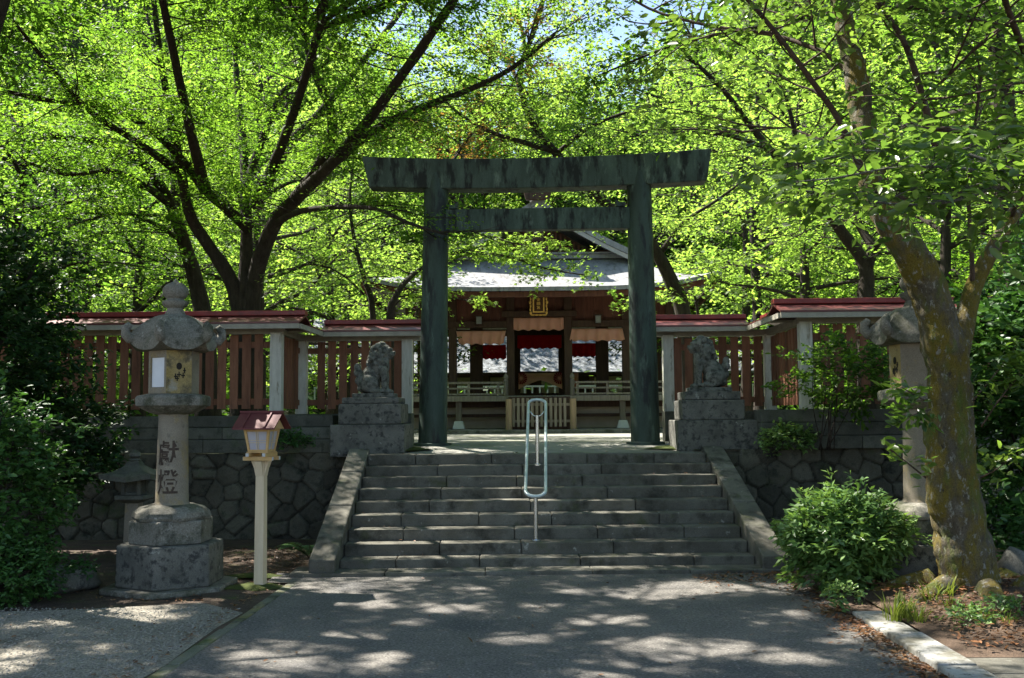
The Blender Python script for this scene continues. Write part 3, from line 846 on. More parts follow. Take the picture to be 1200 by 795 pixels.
def big_lantern(loc, label, rot):
    root = empty('stone_lantern', (0, 0, 0), label, 'stone lantern', 'tall stone lanterns flanking the stairs')
    MB().lathe([(.78, -.03), (.78, .03)], 6).build('ground_slab', 'granite', root, bevel=.015)
    MB().lathe([(.612, .031), (.605, .44)], 6).build('base_block', 'pedestal_stone', root, bevel=.018)
    b = MB().lathe([(.475, .443), (.475, .66), (.46, .672)], 6, cap=True); b.build('second_block', 'granite', root, bevel=.014)
    b = MB(); n = 48
    prof = [(.455, .673), (.462, .70), (.44, .745), (.37, .79), (.25, .815)]
    vs = []; 
    for j, (rr, z) in enumerate(prof):
        for k in range(n):
            a = 2 * math.pi * k / n; pet = 1 + .035 * abs(math.sin(a * 6)) * (1 - j / 4)
            hx = math.cos(math.pi / 6) / math.cos(((a + math.pi / 2 + math.pi / 6) % (math.pi / 3)) - math.pi / 6)
            q = rr * (hx * (1 - j / 4) + (j / 4)) * pet
            vs.append((q * math.cos(a), q * math.sin(a), z))
    fs = [(j * n + k, j * n + (k + 1) % n, (j + 1) * n + (k + 1) % n, (j + 1) * n + k) for j in range(4) for k in range(n)] + [tuple(range(4 * n, 5 * n)), tuple(range(n - 1, -1, -1))]
    b.add(vs, fs); b.build('lotus_base', 'granite', root, smooth=True)
    MB().lathe([(.205, .812), (.19, .835), (.186, .85), (.176, 1.25), (.166, 1.68), (.172, 1.72)], 40).build('shaft', 'granite_warm', root, smooth=True)
    # engraved characters wrapped on the shaft
    ang = R_(-91)
    lt = MB()
    for ch, z in (('獻', 1.33), ('燈', 1.045)):
        v, f = text_mesh(ch, .265, .004, 28); out = []
        zs = [q[1] for q in v]; zc = (max(zs) + min(zs)) / 2; xs_ = [q[0] for q in v]; xc = (max(xs_) + min(xs_)) / 2
        for (x, y, d) in v:
            zz = z + (y - zc); rr = .186 - .02 * (zz - .85) / .83
            a = ang + (x - xc) / rr; q = rr + .0016 + d * .4
            out.append((q * math.cos(a), q * math.sin(a), zz))
        lt.add(out, f)
    lt.build('engraved_lettering', 'carving', root)
    b = MB().lathe([(.18, 1.715), (.27, 1.735), (.36, 1.775), (.405, 1.80), (.43, 1.803), (.435, 1.885), (.415, 1.905), (.30, 1.925)], 6)
    b.build('platform', 'granite', root, bevel=.01)
    # fire box : hexagonal frame with posts, panels
    fbx = MB().lathe([(.25, 1.925), (.25, 2.36)], 6); fb_o = fbx.build('fire_box', 'granite_warm', root)
    for k in range(6):
        a0 = -math.pi / 2 + k * math.pi / 3; a1 = a0 + math.pi / 3; am = (a0 + a1) / 2
        nrm = Vector((math.cos(am), math.sin(am), 0)); tg = Vector((-nrm.y, nrm.x, 0)); ap = .29 * math.cos(math.pi / 6); hw = .145
        q = lambda u, z, o: nrm * (ap + o) + tg * u + Vector((0, 0, z))
        def slab(u0, u1, z0, z1, o0, o1, mbx): mbx.hexa([q(u0, z0, o1), q(u1, z0, o1), q(u1, z0, o0), q(u0, z0, o0)], [q(u0, z1, o1), q(u1, z1, o1), q(u1, z1, o0), q(u0, z1, o0)])
        if k in (5, 2):
            f_ = MB(); slab(-hw + .001, -hw + .034, 1.926, 2.359, -.05, 0, f_); slab(hw - .034, hw - .001, 1.926, 2.359, -.05, 0, f_)
            slab(-hw + .035, hw - .035, 1.926, 1.99, -.05, 0, f_); slab(-hw + .035, hw - .035, 2.29, 2.359, -.05, 0, f_)
            fo = f_.build('window_frame', 'granite_warm', root, bevel=.004)
            p_ = MB(); slab(-hw + .036, hw - .036, 1.992, 2.288, -.034, -.022, p_); p_.build('paper_panel', 'paper', fo)
        else:
            f_ = MB(); slab(-hw + .001, hw - .001, 1.926, 2.359, -.05, -.004 if k % 2 else 0, f_); fo = f_.build('carved_panel', 'lichen_yellow' if k in (0, 3) else 'granite_warm', root, bevel=.004)
            if k in (0, 3):
                h_ = MB(); cc = q(.0, 2.20, .003); 
                ring = [cc + tg * (.032 * math.cos(t)) + Vector((0, 0, .036 * math.sin(t))) for t in np.linspace(0, 2 * math.pi, 20, endpoint=False)]
                h_.add(ring + [p - nrm * .02 for p in ring], [tuple(range(20)), tuple(range(39, 19, -1))] + [(i, i + 20, (i + 1) % 20 + 20, (i + 1) % 20) for i in range(20)])
                for (du, dz, s) in ((.0, 2.11, .05), (-.04, 2.09, .035), (.045, 2.10, .04), (.06, 2.15, .03), (-.02, 2.07, .04)):
                    slab(du - s / 2, du + s / 2, dz, dz + .012, -.004, .004, h_); slab(du - .006, du + .006, dz - .02, dz + .035, -.004, .005, h_)
                h_.build('painted_opening', 'hole_shade', fo)  # solid disc and carved bars; the hole's shade is put into their colour
    # roof with curled corners
    b = MB(); n = 72; m = 12; rows = []
    for j in range(m + 1):
        t = j / m; rw = []
        for k in range(n):
            a = 2 * math.pi * k / n
            loc_a = ((a + math.pi / 2 + math.pi / 6) % (math.pi / 3)) - math.pi / 6     # 0 at a corner
            corner = max(0, 1 - abs(loc_a) / R_(30)); 
            hx = math.cos(math.pi / 6) / math.cos(math.pi / 6 - abs(loc_a))
            rr = .10 + (.485 - .10) * t; rr *= (1 - t) + t * (hx + .06 * corner ** 3)
            z = 2.735 - .30 * (t ** 2.0) + .075 * corner ** 3 * t ** 3 + .012 * corner ** 6 * t
            rw.append((rr * math.cos(a), rr * math.sin(a), z))
        rows.append(rw)
    under = [(x * .99, y * .99, z - .075) for x, y, z in rows[-1]]; inner = [(x * .55, y * .55, 2.362) for x, y, z in rows[-1]]
    rows += [under, inner]
    vs = [p for rw in rows for p in rw]
    fs = [(j * n + k, j * n + (k + 1) % n, (j + 1) * n + (k + 1) % n, (j + 1) * n + k) for j in range(len(rows) - 1) for k in range(n)]
    fs += [tuple(range(n - 1, -1, -1)), tuple(range((len(rows) - 1) * n, len(rows) * n))]
    b.add(vs, fs)
    for k in range(6):
        a = -math.pi / 2 + k * math.pi / 3; d = Vector((math.cos(a), math.sin(a), 0)); Z = Vector((0, 0, 1))
        b.tube([d * .30 + Z * 2.60, d * .38 + Z * 2.52, d * .45 + Z * 2.475, d * .51 + Z * 2.48, d * .55 + Z * 2.525, d * .548 + Z * 2.58, d * .515 + Z * 2.605, d * .485 + Z * 2.59], [.03, .042, .05, .056, .056, .05, .044, .03], 12)
    b.build('roof', 'granite', root, smooth=True, angle=55)
    prof = [(.11, 2.71), (.125, 2.73), (.10, 2.775), (.09, 2.80), (.135, 2.825), (.152, 2.85), (.15, 2.87), (.105, 2.885), (.10, 2.90), (.135, 2.925), (.15, 2.965), (.142, 3.01), (.10, 3.05), (.04, 3.072), (.02, 3.09), (.004, 3.11)]
    MB().lathe(prof, 28).build('finial', 'granite', root, smooth=True, angle=60)
    root.location = loc; root.rotation_euler = (0, 0, rot); root.scale = (.87, .87, 1)
    return root

Ll = big_lantern((-3.72, 10.35, .0), 'tall stone lantern at left with white paper window and dark lettering on its shaft', R_(2))
Lr_ = copy_tree(Ll)
Lr_.location = (3.74, 10.25, .0); Lr_.rotation_euler = (0, 0, R_(66))
Lr_['label'] = 'tall stone lantern at right, half hidden behind the mossy leaning tree'

# small dark lantern
sm_ = empty('stone_lantern', (-4.88, 12.3, 0), 'small dark stone lantern in shade behind the tall left lantern', 'stone lantern')
cx, cy = sm_.location.x, sm_.location.y
MB().lathe([(.30, -.02), (.30, .16), (.24, .2)], 4, (cx, cy), R_(45)).build('base_block', 'coping_stone', sm_, bevel=.012)
MB().lathe([(.19, .2), (.165, .98)], 4, (cx, cy), R_(45)).build('shaft', 'granite_warm', sm_, bevel=.01)
MB().lathe([(.20, .985), (.36, 1.05), (.36, 1.12)], 4, (cx, cy), R_(45)).build('platform', 'coping_stone', sm_, bevel=.01)
b = MB(); h = .17
for a, c in ((-h, -h + .06), (h - .06, h)):
    b.box(cx + a, cx + c, cy - h, cy - h + .06, 1.122, 1.40); b.box(cx + a, cx + c, cy + h - .06, cy + h, 1.122, 1.40)
b.box(cx - h + .062, cx + h - .062, cy - h + .002, cy - h + .055, 1.122, 1.17); b.box(cx - h + .062, cx + h - .062, cy - h + .002, cy - h + .055, 1.35, 1.40); b.box(cx - h + .03, cx + h - .03, cy - .02, cy + h - .02, 1.122, 1.39)
b.build('fire_box', 'coping_stone', sm_, bevel=.006)
b = MB(); rows = []
for t in np.linspace(0, 1, 8):
    rows.append([( cx + (.08 + .37 * t) * u, cy + (.08 + .37 * t) * v, 1.72 - .27 * t ** .6 + .06 * t ** 3 * (abs(u * v) > .9)) for u, v in ((-1, -1), (0, -.96), (1, -1), (.96, 0), (1, 1), (0, .96), (-1, 1), (-.96, 0), (-1, -1))])
rows.append([(x, y, z - .09) for x, y, z in rows[-1]]); rows.append([(cx + (x - cx) * .3, cy + (y - cy) * .3, 1.402) for x, y, z in rows[-1]])
b.grid(rows); b.build('roof', 'coping_stone', sm_)
MB().lathe([(.09, 1.70), (.11, 1.73), (.06, 1.76), (.10, 1.80), (.09, 1.86), (.01, 1.92)], 16, (cx, cy)).build('finial', 'coping_stone', sm_, smooth=True)
sm_.scale = (.68, .68, .68)

# ================================================================== WOODEN LAMP
lp = P(305, 686, 10.3); lp.z = 0
LA = empty('garden_lamp', (0, 0, 0), 'cream wooden post lamp with small red tin roof beside the left lantern', 'lamp')
b = MB(); b.hexa([(-.058, -.058, -.03), (.058, -.058, -.03), (.058, .058, -.03), (-.058, .058, -.03)], [(-.05, -.05, 1.32), (.05, -.05, 1.32), (.05, .05, 1.32), (-.05, .05, 1.32)]); b.build('post', 'cream_paint', LA, bevel=.006)
b = MB()
for s in (-1, 1):
    b.prism([(s * .052, 1.16), (s * .056, 1.16), (s * .075, 1.24), (s * .11, 1.318), (s * .052, 1.318)], -.04, .04)
    b.prism([(s * .052, 1.162), (s * .056, 1.162), (s * .075, 1.24), (s * .11, 1.316), (s * .052, 1.316)], -.038, .038, 'x')
b.build('bracket', 'cream_paint', LA)
for s in (-1, 1):
    cb = MB().box(-.175, .175, s * .10 - .02, s * .10 + .02, 1.325, 1.365).build('cross_beam', 'honey_wood', LA)
    for x0, x1 in ((-.18, -.1752), (.1752, .18)): MB().box(x0, x1, s * .10 - .018, s * .10 + .018, 1.328, 1.362).build('beam_end', 'footing', cb)
    cb = MB().box(s * .10 - .02, s * .10 + .02, -.175, .175, 1.366, 1.405).build('cross_beam', 'honey_wood', LA)
    for y0, y1 in ((-.18, -.1752), (.1752, .18)): MB().box(s * .10 - .018, s * .10 + .018, y0, y1, 1.369, 1.402).build('beam_end', 'footing', cb)
MB().box(-.13, .13, -.13, .13, 1.407, 1.417).build('lamp_floor', 'honey_wood', LA)
z0, z1, w0, w1 = 1.418, 1.655, .118, .158
def sideq(side, u, z, o=0):
    f = (z - z0) / (z1 - z0); w_ = w0 + (w1 - w0) * f; a = R_(90 * side)
    x, y = u * w_, -(w_ + o); return (x * math.cos(a) - y * math.sin(a), x * math.sin(a) + y * math.cos(a), z)
b = MB(); pn = []; grl = MB()
def panel(mbx, side, u0, u1, za, zb, o0, o1):
    mbx.hexa([sideq(side, u0, za, o1), sideq(side, u1, za, o1), sideq(side, u1, za, o0), sideq(side, u0, za, o0)], [sideq(side, u0, zb, o1), sideq(side, u1, zb, o1), sideq(side, u1, zb, o0), sideq(side, u0, zb, o0)])
for s in range(4):
    panel(b, s, -1, -.8, z0, z1, -.022, 0); panel(b, s, .8, .9, z0, z1, -.022, -.001)
    panel(b, s, -.8, .8, z0 + .001, z0 + .022, -.021, -.001); panel(b, s, -.8, .8, z1 - .024, z1 - .001, -.021, -.001)
    for u in (-.07, .07): panel(grl, s, u - .02, u + .02, z0 + .022, z1 - .024, -.014, -.006)
    for z in (1.51, 1.535): panel(grl, s, -.8, .8, z, z + .006, -.013, -.005)
b.build('lamp_frame', 'honey_wood', LA); grl.build('lattice', 'cream_paint', LA)
for s in range(4):
    p_ = MB(); panel(p_, s, -.81, .81, z0 + .02, z1 - .02, -.019, -.0155); p_.build('pane', 'milk_pane', LA)
b = MB()
for s in (-1, 1): b.prism([(s * .255, 1.652), (s * .255, 1.668), (0, 1.838), (0, 1.822)], -.255, .255, 'x')
b.box(-.26, .26, -.03, .03, 1.828, 1.85)
for x in (-.14, .12):
    for s in (-1, 1): b.hexa([(x, s * .258, 1.664), (x + .018, s * .258, 1.664), (x + .018, s * .02, 1.82), (x, s * .02, 1.82)], [(x, s * .258, 1.684), (x + .018, s * .258, 1.684), (x + .018, s * .02, 1.842), (x, s * .02, 1.842)])
b.build('lamp_roof', 'red_tin', LA)
for x in (-.19, .17): MB().prism([(-.20, 1.657), (.20, 1.657), (0, 1.80)], x, x + .02, 'x').build('gable_board', 'honey_wood', LA)
LA.scale = (.87, .87, .945); LA.location = (lp.x, 10.3, 0); LA.rotation_euler = (0, 0, R_(-8))

# ================================================================== HANDRAIL
HR = empty('handrail', (0, 11.6, 0), 'slim steel handrail loop standing in the middle of the stairs', 'handrail')
pn_, pf = P(627.5, 582, 11.65), P(629.5, 468.5, 13.85)
b = MB(); pts = []
ax = (pf - pn_).normalized(); X = Vector((1, 0, 0)); Rr = .115
for t in np.linspace(0, math.pi, 11): pts.append(pf - ax * Rr + X * (Rr * math.cos(t)) + ax * (Rr * math.sin(t)))
for t in np.linspace(math.pi, 2 * math.pi, 11): pts.append(pn_ + ax * Rr + X * (Rr * math.cos(t)) + ax * (Rr * math.sin(t)))
full = []
for i, p in enumerate(pts):
    full.append(p); q = pts[(i + 1) % len(pts)]
    if (q - p).length > .3: full += [p.lerp(q, k / 6) for k in range(1, 6)]
b.tube(full, .0195, 14, closed=True); b.build('rail_loop', 'blue_steel', HR, smooth='all')
for (y, zg, f) in ((11.80, .258, .08), (13.55, 1.03, .90)):
    c_ = pn_.lerp(pf, f); zt = c_.z - .10
    hp = MB().tube([(c_.x, y, zg - .02), (c_.x, y, zt)], .025, 16).build('post', 'steel', HR, smooth=True)
    fl = MB().lathe([(.055, zg - .01), (.055, zg + .009), (.03, zg + .016)], 20, (c_.x, y)); fl.build('flange', 'steel', hp, smooth=True)
    br = MB()
    for s in (-1, 1): br.tube([(c_.x, y, zt - .02), (c_.x + s * .05, y, zt + .0), (c_.x + s * Rr, y, zt + .075)], .009, 8)
    br.build('bracket', 'steel', hp, smooth='all')

# ================================================================== SHRINE HALL
SH = empty('shrine_hall', (0, 30, 1.25), 'open wooden shrine hall with curved grey roof and front gable behind the torii', 'shrine')
zf = 2.14
def X_(px, Y): return (px - 632) / F * Y
def part(name, mat, *boxes, bevel=.006, parent=SH):
    b = MB()
    for bx in boxes: b.box(*bx)
    return b.build(name, mat, parent, bevel=bevel)
part('plinth', 'granite', (-4.2, 4.2, 24.3, 36.5, 1.2, 1.34), (-2.2, 2.2, 23.3, 24.298, 1.2, 1.335), bevel=.015)
part('base_wall', 'plaster', (-3.4, 3.4, 25.6, 25.7, 1.345, 2.0), (-3.4, -3.3, 25.71, 35, 1.345, 2.0), (3.3, 3.4, 25.71, 35, 1.345, 2.0))
part('veranda_floor', 'grey_wood', (-4.0, 4.0, 24.75, 36.2, 2.04, zf), (-4.05, 4.05, 24.7, 24.748, 2.0, 2.13))
part('floor_beam', 'brown_wood', (-4.0, 4.0, 25.3, 25.42, 1.86, 2.037), (-4, -.8, 25.2, 25.28, 1.62, 1.70), (.8, 4, 25.2, 25.28, 1.62, 1.70))
for px in (470, 538, 729, 800):
    x = X_(px, 25); vp = part('veranda_post', 'grey_wood', (x - .07, x + .07, 24.9, 25.04, 1.53, 2.0))
    b = MB(); b.hexa([(x - .15, 24.82, 1.34), (x + .15, 24.82, 1.34), (x + .15, 25.12, 1.34), (x - .15, 25.12, 1.34)], [(x - .10, 24.87, 1.53), (x + .10, 24.87, 1.53), (x + .10, 25.07, 1.53), (x - .10, 25.07, 1.53)]); b.build('footing', 'footing', vp, bevel=.01)
yC = 26.0
CX = [X_(p, yC) for p in (480, 531, 599, 666.5, 734, 785)]
for x in CX: part('column', 'brown_wood', (x - .10, x + .10, yC - .1, yC + .1, zf, 4.9), bevel=.01)
for x in CX: part('column', 'brown_wood', (x - .10, x + .10, 33.9, 34.1, zf, 4.9), bevel=.01)
for x in (CX[0], CX[-1]):
    for y in (28.5, 31.2): part('column', 'brown_wood', (x - .10, x + .10, y, y + .2, zf, 4.9), bevel=.01)
zz = lambda py, Y: P(632, py, Y).z
zl1, zl2 = zz(384, yC), zz(378, yC)
part('lintel', 'brown_wood', (CX[0], CX[2] - .1, yC - .13, yC + .08, zl1, zl2 + .03), (CX[3] + .1, CX[5], yC - .13, yC + .08, zl1, zl2 + .03))
part('centre_lintel', 'brown_wood', (CX[2] - .22, CX[3] + .22, yC - .16, yC - .102, zz(372, yC), zz(365, yC)), bevel=.01)
b = MB(); x = CX[0] - .1
while x < CX[5]:
    b.box(x, x + .235, yC + .01 + jit(.004), yC + .05, zl2 + .031, 4.95); x += .24
b.build('upper_wall', 'red_wood', SH)
# inside wing walls
for x0, x1 in ((CX[1] + .28, CX[1] + .62), (CX[4] - .62, CX[4] - .28)):
    part('inner_wall', 'brown_wood', (x0, x1, 28.6, 28.7, zf, 4.8))
part('ceiling', 'brown_wood', (CX[0] - .3, CX[5] + .3, yC + .06, 34.2, 4.92, 4.98))
part('cross_beam', 'brown_wood', (CX[0], CX[5], 30.0, 30.15, 4.28, 4.5)); part('cross_beam', 'brown_wood', (CX[0], CX[5], 33.85, 33.9, 4.28, 4.5))
part('back_rail', 'brown_wood', (CX[0], CX[5], 33.94, 34.0, 2.95, 3.05), (CX[0], CX[5], 33.94, 34.0, 2.3, 2.38))
b = MB(); x = CX[0]
while x < CX[5]: b.box(x, x + .05, 33.95, 33.99, 2.15, 2.3); x += .16
b.build('back_lattice', 'red_wood', SH)
# veranda railings
for a, c in ((-4.0, -.80), (.80, 4.0)):
    b = MB(); y = 24.8
    b.box(a, c, y, y + .06, 2.43, 2.48); b.box(a, c, y + .01, y + .05, 2.30, 2.34); b.box(a, c, y + .01, y + .05, 2.16, 2.20)
    k = a + .1
    while k < c: b.box(k, k + .06, y + .012, y + .048, 2.14, 2.43); k += .72
    b.build('railing', 'grey_wood', SH)
for x in (-.80, .80):
    b = MB().tube([(x, 24.75, 2.14), (x, 24.75, 2.50)], .055, 14); b.lathe([(.06, 2.50), (.04, 2.53), (.06, 2.57), (.055, 2.62), (.012, 2.68)], 14, (x, 24.75))
    b.build('newel_post', 'grey_wood', SH, smooth=True)
# wooden stairs behind the picket gate
b = MB()
for k in range(5): b.box(-.74, .74, 23.75 + .2 * k, 23.98 + .2 * k, 1.34 + .15 * k, 1.385 + .15 * (k + 1) - .03)
b.build('wooden_stairs', 'brown_wood', SH)
# roof skirt (irimoya lower roof)
eave_y0, eave_y1, ehw = 24.25, 37.0, 4.36
iy0, iy1, ihw, zin, zev = 26.75, 34.5, 2.45, 5.78, 4.72
def skirt(off, lim=1.0):
    rows = []
    m = 10
    for j in range(m + 1):
        t = j / m * lim; rw = []
        f = 1.4 * t - .4 * t * t
        for side in range(4):
            for k in range(20):
                s = -1 + 2 * k / 20
                cl = .36 * abs(s) ** 4
                if side == 0: pi_, po = (s * ihw, iy0), (s * ehw, eave_y0)
                elif side == 1: pi_, po = (ihw, iy0 + (iy1 - iy0) * (s + 1) / 2), (ehw, eave_y0 + (eave_y1 - eave_y0) * (s + 1) / 2)
                elif side == 2: pi_, po = (-s * ihw, iy1), (-s * ehw, eave_y1)
                else: pi_, po = (-ihw, iy1 - (iy1 - iy0) * (s + 1) / 2), (-ehw, eave_y1 - (eave_y1 - eave_y0) * (s + 1) / 2)
                rw.append((pi_[0] + (po[0] - pi_[0]) * t, pi_[1] + (po[1] - pi_[1]) * t, zin - (zin - zev) * f + cl * t ** 3 + off))
        rw.append(rw[0]); rows.append(rw)
    return rows
top = skirt(0); bot = skirt(-.10)
b = MB(); b.grid(top + [bot[-1], [(x * .98, y, z - .01) for x, y, z in bot[-2]], bot[-4], bot[0]]); LRf = b.build('lower_roof', 'roof_grey', SH, smooth=True)
# fascia under the eave and rafters
fa = skirt(-.105); fl_ = [(x, y, z) for x, y, z in fa[-1]]
inn = [((x) * .985, 30.6 + (y - 30.6) * .985, z - .0) for x, y, z in fl_]
b = MB(); b.grid([inn, [(x, y, z - .13) for x, y, z in inn], [(x * .985, 30.6 + (y - 30.6) * .985, z - .13) for x, y, z in inn], [(x * .985, 30.6 + (y - 30.6) * .985, z) for x, y, z in inn]])
b.build('fascia', 'red_wood', LRf)
b = MB(); x = -4.1
while x < 4.1:
    lift = .36 * abs(x / ehw) ** 4
    b.hexa([(x, eave_y0 + .2, zev - .21 + lift), (x + .07, eave_y0 + .2, zev - .21 + lift), (x + .07, yC + .2, zev + .20), (x, yC + .2, zev + .20)],
           [(x, eave_y0 + .2, zev - .13 + lift), (x + .07, eave_y0 + .2, zev - .13 + lift), (x + .07, yC + .2, zev + .28), (x, yC + .2, zev + .28)]); x += .24
b.build('rafters', 'red_wood', LRf)
# upper gable roof
zrg, hw = 7.28, 2.62; gy0, gy1 = 26.15, 35.1
def gable_z(x): t = abs(x) / hw; return zrg - (zrg - 5.80) * (1.22 * t - .22 * t * t)
prof = [(x, gable_z(x)) for x in np.linspace(-hw, hw, 25)]
b = MB(); b.prism(prof + [(x, z - .16) for x, z in prof[::-1]], gy0, gy1); URf = b.build('upper_roof', 'roof_grey', SH)
b = MB()
for sgn in (-1, 1):
    pr = [(sgn * q, gable_z(q) - .17) for q in np.linspace(.0, hw - .02, 14)]
    b.prism(pr + [(x, z - .12) for x, z in pr[::-1]], gy0 + .02 + (.004 if sgn > 0 else 0), gy0 + .10)
b.build('barge_board', 'barge', URf)
gz = [(x, gable_z(x) - .4) for x in np.linspace(-hw + .55, hw - .55, 15)]
b = MB(); b.prism([(-hw + .5, 5.86)] + gz + [(hw - .5, 5.86)], 26.85, 26.95); GWl = b.build('gable_wall', 'brown_wood', SH)
b = MB(); x = -1.95
while x < 1.95:
    zt = gable_z(abs(x) + .05) - .45
    if zt > 6.0: b.box(x, x + .055, 26.78, 26.848, 5.98, zt)
    x += .12
b.box(-2.2, 2.2, 26.74, 26.847, 5.86, 5.975)
b.build('gable_lattice', 'red_wood', GWl)
part('gable_ridge', 'roof_grey', (-2.7, 2.7, 26.55, 26.84, 5.74, 5.85), (-2.75, 2.75, 26.5, 26.86, 5.853, 5.90), bevel=.01)
part('main_ridge', 'roof_grey', (-.16, .16, gy0 - .05, gy1, zrg - .06, zrg + .26), (-.21, .21, gy0 - .08, gy1, zrg + .263, zrg + .33), bevel=.02)
b = MB().prism([(-.30, zrg - .1), (.30, zrg - .1), (.36, zrg + .15), (.2, zrg + .42), (0, zrg + .52), (-.2, zrg + .42), (-.36, zrg + .15)], gy0 - .2, gy0 - .055); b.build('ridge_ornament', 'brown_wood', URf, bevel=.02)
b = MB().prism([(-.16, 6.15), (.16, 6.15), (.1, 6.6), (.22, 6.75), (0, 6.95), (-.22, 6.75), (-.1, 6.6)], gy0 - .03, gy0 + .015); b.build('gable_pendant', 'brown_wood', URf, bevel=.01)

# gate, lamps, plaque, cloths : things of their own
GA = empty('picket_gate', (0, 23.6, 1.34), 'low weathered wooden picket gate between two round posts before the shrine', 'gate')
for px in (596.5, 671.5):
    x = X_(px, 23.6); MB().tube([(x, 23.6, 1.30), (x, 23.6, 2.04)], .075, 16).build('post', 'tan_wood', GA, smooth=True)
b = MB(); x = -.62
while x < .66: b.box(x, x + .062, 23.57, 23.60, 1.40, 2.06); x += .107
b.build('pickets', 'grey_wood', GA, bevel=.006)
for z in (1.5, 1.88): MB().box(-.66, .73, 23.602, 23.64, z, z + .06).build('rail', 'grey_wood', GA)

PL = empty('name_plaque', (0, 25.75, 4.4), 'small gilded plaque with vertical gold characters above the central bay', 'plaque')
xa, xb = X_(623, 25.7), X_(641.5, 25.7); za, zb = zz(368.5, 25.7), zz(344, 25.7); xm = (xa + xb) / 2
part('field', 'plaque_field', (xa, xb, 25.72, 25.76, za, zb), parent=PL)
t = .035
part('inner_border', 'gold', (xa + .05, xb - .05, 25.70, 25.719, zb - .04 - t, zb - .04), (xa + .05, xb - .05, 25.70, 25.719, za + .05, za + .05 + t),
     (xa + .05, xa + .05 + t, 25.70, 25.719, za + .051 + t, zb - .041 - t), (xb - .05 - t, xb - .05, 25.70, 25.719, za + .051 + t, zb - .041 - t), parent=PL, bevel=.004)
b = MB()
for s, xe in ((-1, xa), (1, xb)):
    for k in range(6):
        z = za + (zb - za) * (k + .5) / 6; b.ell((xe + s * (.0 + .012 * (k % 2)), 25.73, z), (.022 + .012 * (k in (0, 3, 5)), .02, .05))
for k in range(4): b.ell((xa + (xb - xa) * (k + .5) / 4, 25.73, za - .01), (.055, .02, .022)); b.ell((xa + (xb - xa) * (k + .5) / 4, 25.73, zb + .005), (.05, .02, .02))
b.build('scrolled_frame', 'gold', PL, smooth='all')
lt = MB(); hgt = (zb - za - .24) / 3
for i, ch in enumerate('金崎宮'):
    v, f = text_mesh(ch, hgt * 1.02, .006); xs_ = [q[0] for q in v]; ys_ = [q[1] for q in v]; mx_, my_ = (max(xs_) + min(xs_)) / 2, (max(ys_) + min(ys_)) / 2
    zc = zb - .105 - hgt * (i + .5)
    lt.add([(xm + x - mx_, 25.712 - d, zc + y - my_) for x, y, d in v], f)
lt.build('lettering', 'gold', PL)
PL.rotation_euler = (R_(6), 0, 0)

for px, side in ((562, 'left'), (702, 'right')):
    x = X_(px, 25.8); z = zz(375, 25.8)
    L_ = empty('wall_lamp', (x, 25.8, z), f'small dark box lamp under the eave over the {side} bay', 'lamp', 'box lamps over the side bays')
    part('lamp_frame', 'brown_wood', (x - .10, x + .10, 25.72, 25.90, z + .10, z + .13), (x - .09, x + .09, 25.74, 25.89, z - .12, z - .10), (x - .085, x - .07, 25.74, 25.755, z - .098, z + .098), (x + .07, x + .085, 25.74, 25.755, z - .098, z + .098), (x - .03, x + .03, 25.89, 25.99, z - .02, z + .04), parent=L_, bevel=.003)
    part('pane', 'lamp_glass', (x - .069, x + .069, 25.76, 25.88, z - .096, z + .096), parent=L_, bevel=.004)

def drape(name, xa, xb, za, zb, y, mat, label, cat, folds=4, group=None, ties=True, slant=0):
    rows = []; nx = 40; nz = 10
    for j in range(nz + 1):
        v = j / nz; rw = []
        for i in range(nx + 1):
            u = i / nx
            rw.append((xa + (xb - xa) * u + slant * v * (u - .5) + .01 * math.sin(u * 30), y + .035 * math.sin(u * folds * 2 * math.pi + .6 * math.sin(v * 3)) * (.3 + v) - .06 * v * (1 - v) * 2, zb - (zb - za) * v + .018 * v * math.cos(u * folds * 2 * math.pi)))
        rows.append(rw)
    b = MB().grid(rows); o = b.build(name, mat, smooth='all'); so2 = o.modifiers.new('thick', 'SOLIDIFY'); so2.thickness = .006
    return tag(o, label, cat, group)
ycl = 25.88
drape('valance', X_(535, ycl), X_(594, ycl), zz(403, ycl), zz(387.5, ycl), ycl, 'pink_cloth', 'salmon pink valance hanging in the left bay of the shrine', 'cloth', 5, 'pink valances of the shrine', slant=-.12)
drape('valance', X_(602.5, ycl), X_(662, ycl), zz(387, ycl), zz(372.5, ycl), ycl, 'pink_cloth', 'salmon pink valance hanging in the central bay under the gilded plaque', 'cloth', 5, 'pink valances of the shrine')
drape('valance', X_(671, ycl), X_(730.5, ycl), zz(400, ycl), zz(386, ycl), ycl, 'pink_cloth', 'salmon pink valance hanging in the right bay of the shrine', 'cloth', 5, 'pink valances of the shrine', slant=.12)
yr = 29.8
drape('red_curtain', X_(554, yr), X_(594, yr), zz(420.5, yr), zz(404, yr), yr, 'red_cloth', 'dark red curtain deeper inside the left bay', 'cloth', 6, 'red curtains inside the shrine')
drape('red_curtain', X_(607, yr), X_(659, yr), zz(408.5, yr), zz(393, yr), yr, 'red_cloth', 'dark red curtain deeper inside the central bay', 'cloth', 6, 'red curtains inside the shrine')
drape('red_curtain', X_(671, yr), X_(713, yr), zz(418.5, yr), zz(403, yr), yr, 'red_cloth', 'dark red curtain deeper inside the right bay', 'cloth', 6, 'red curtains inside the shrine')

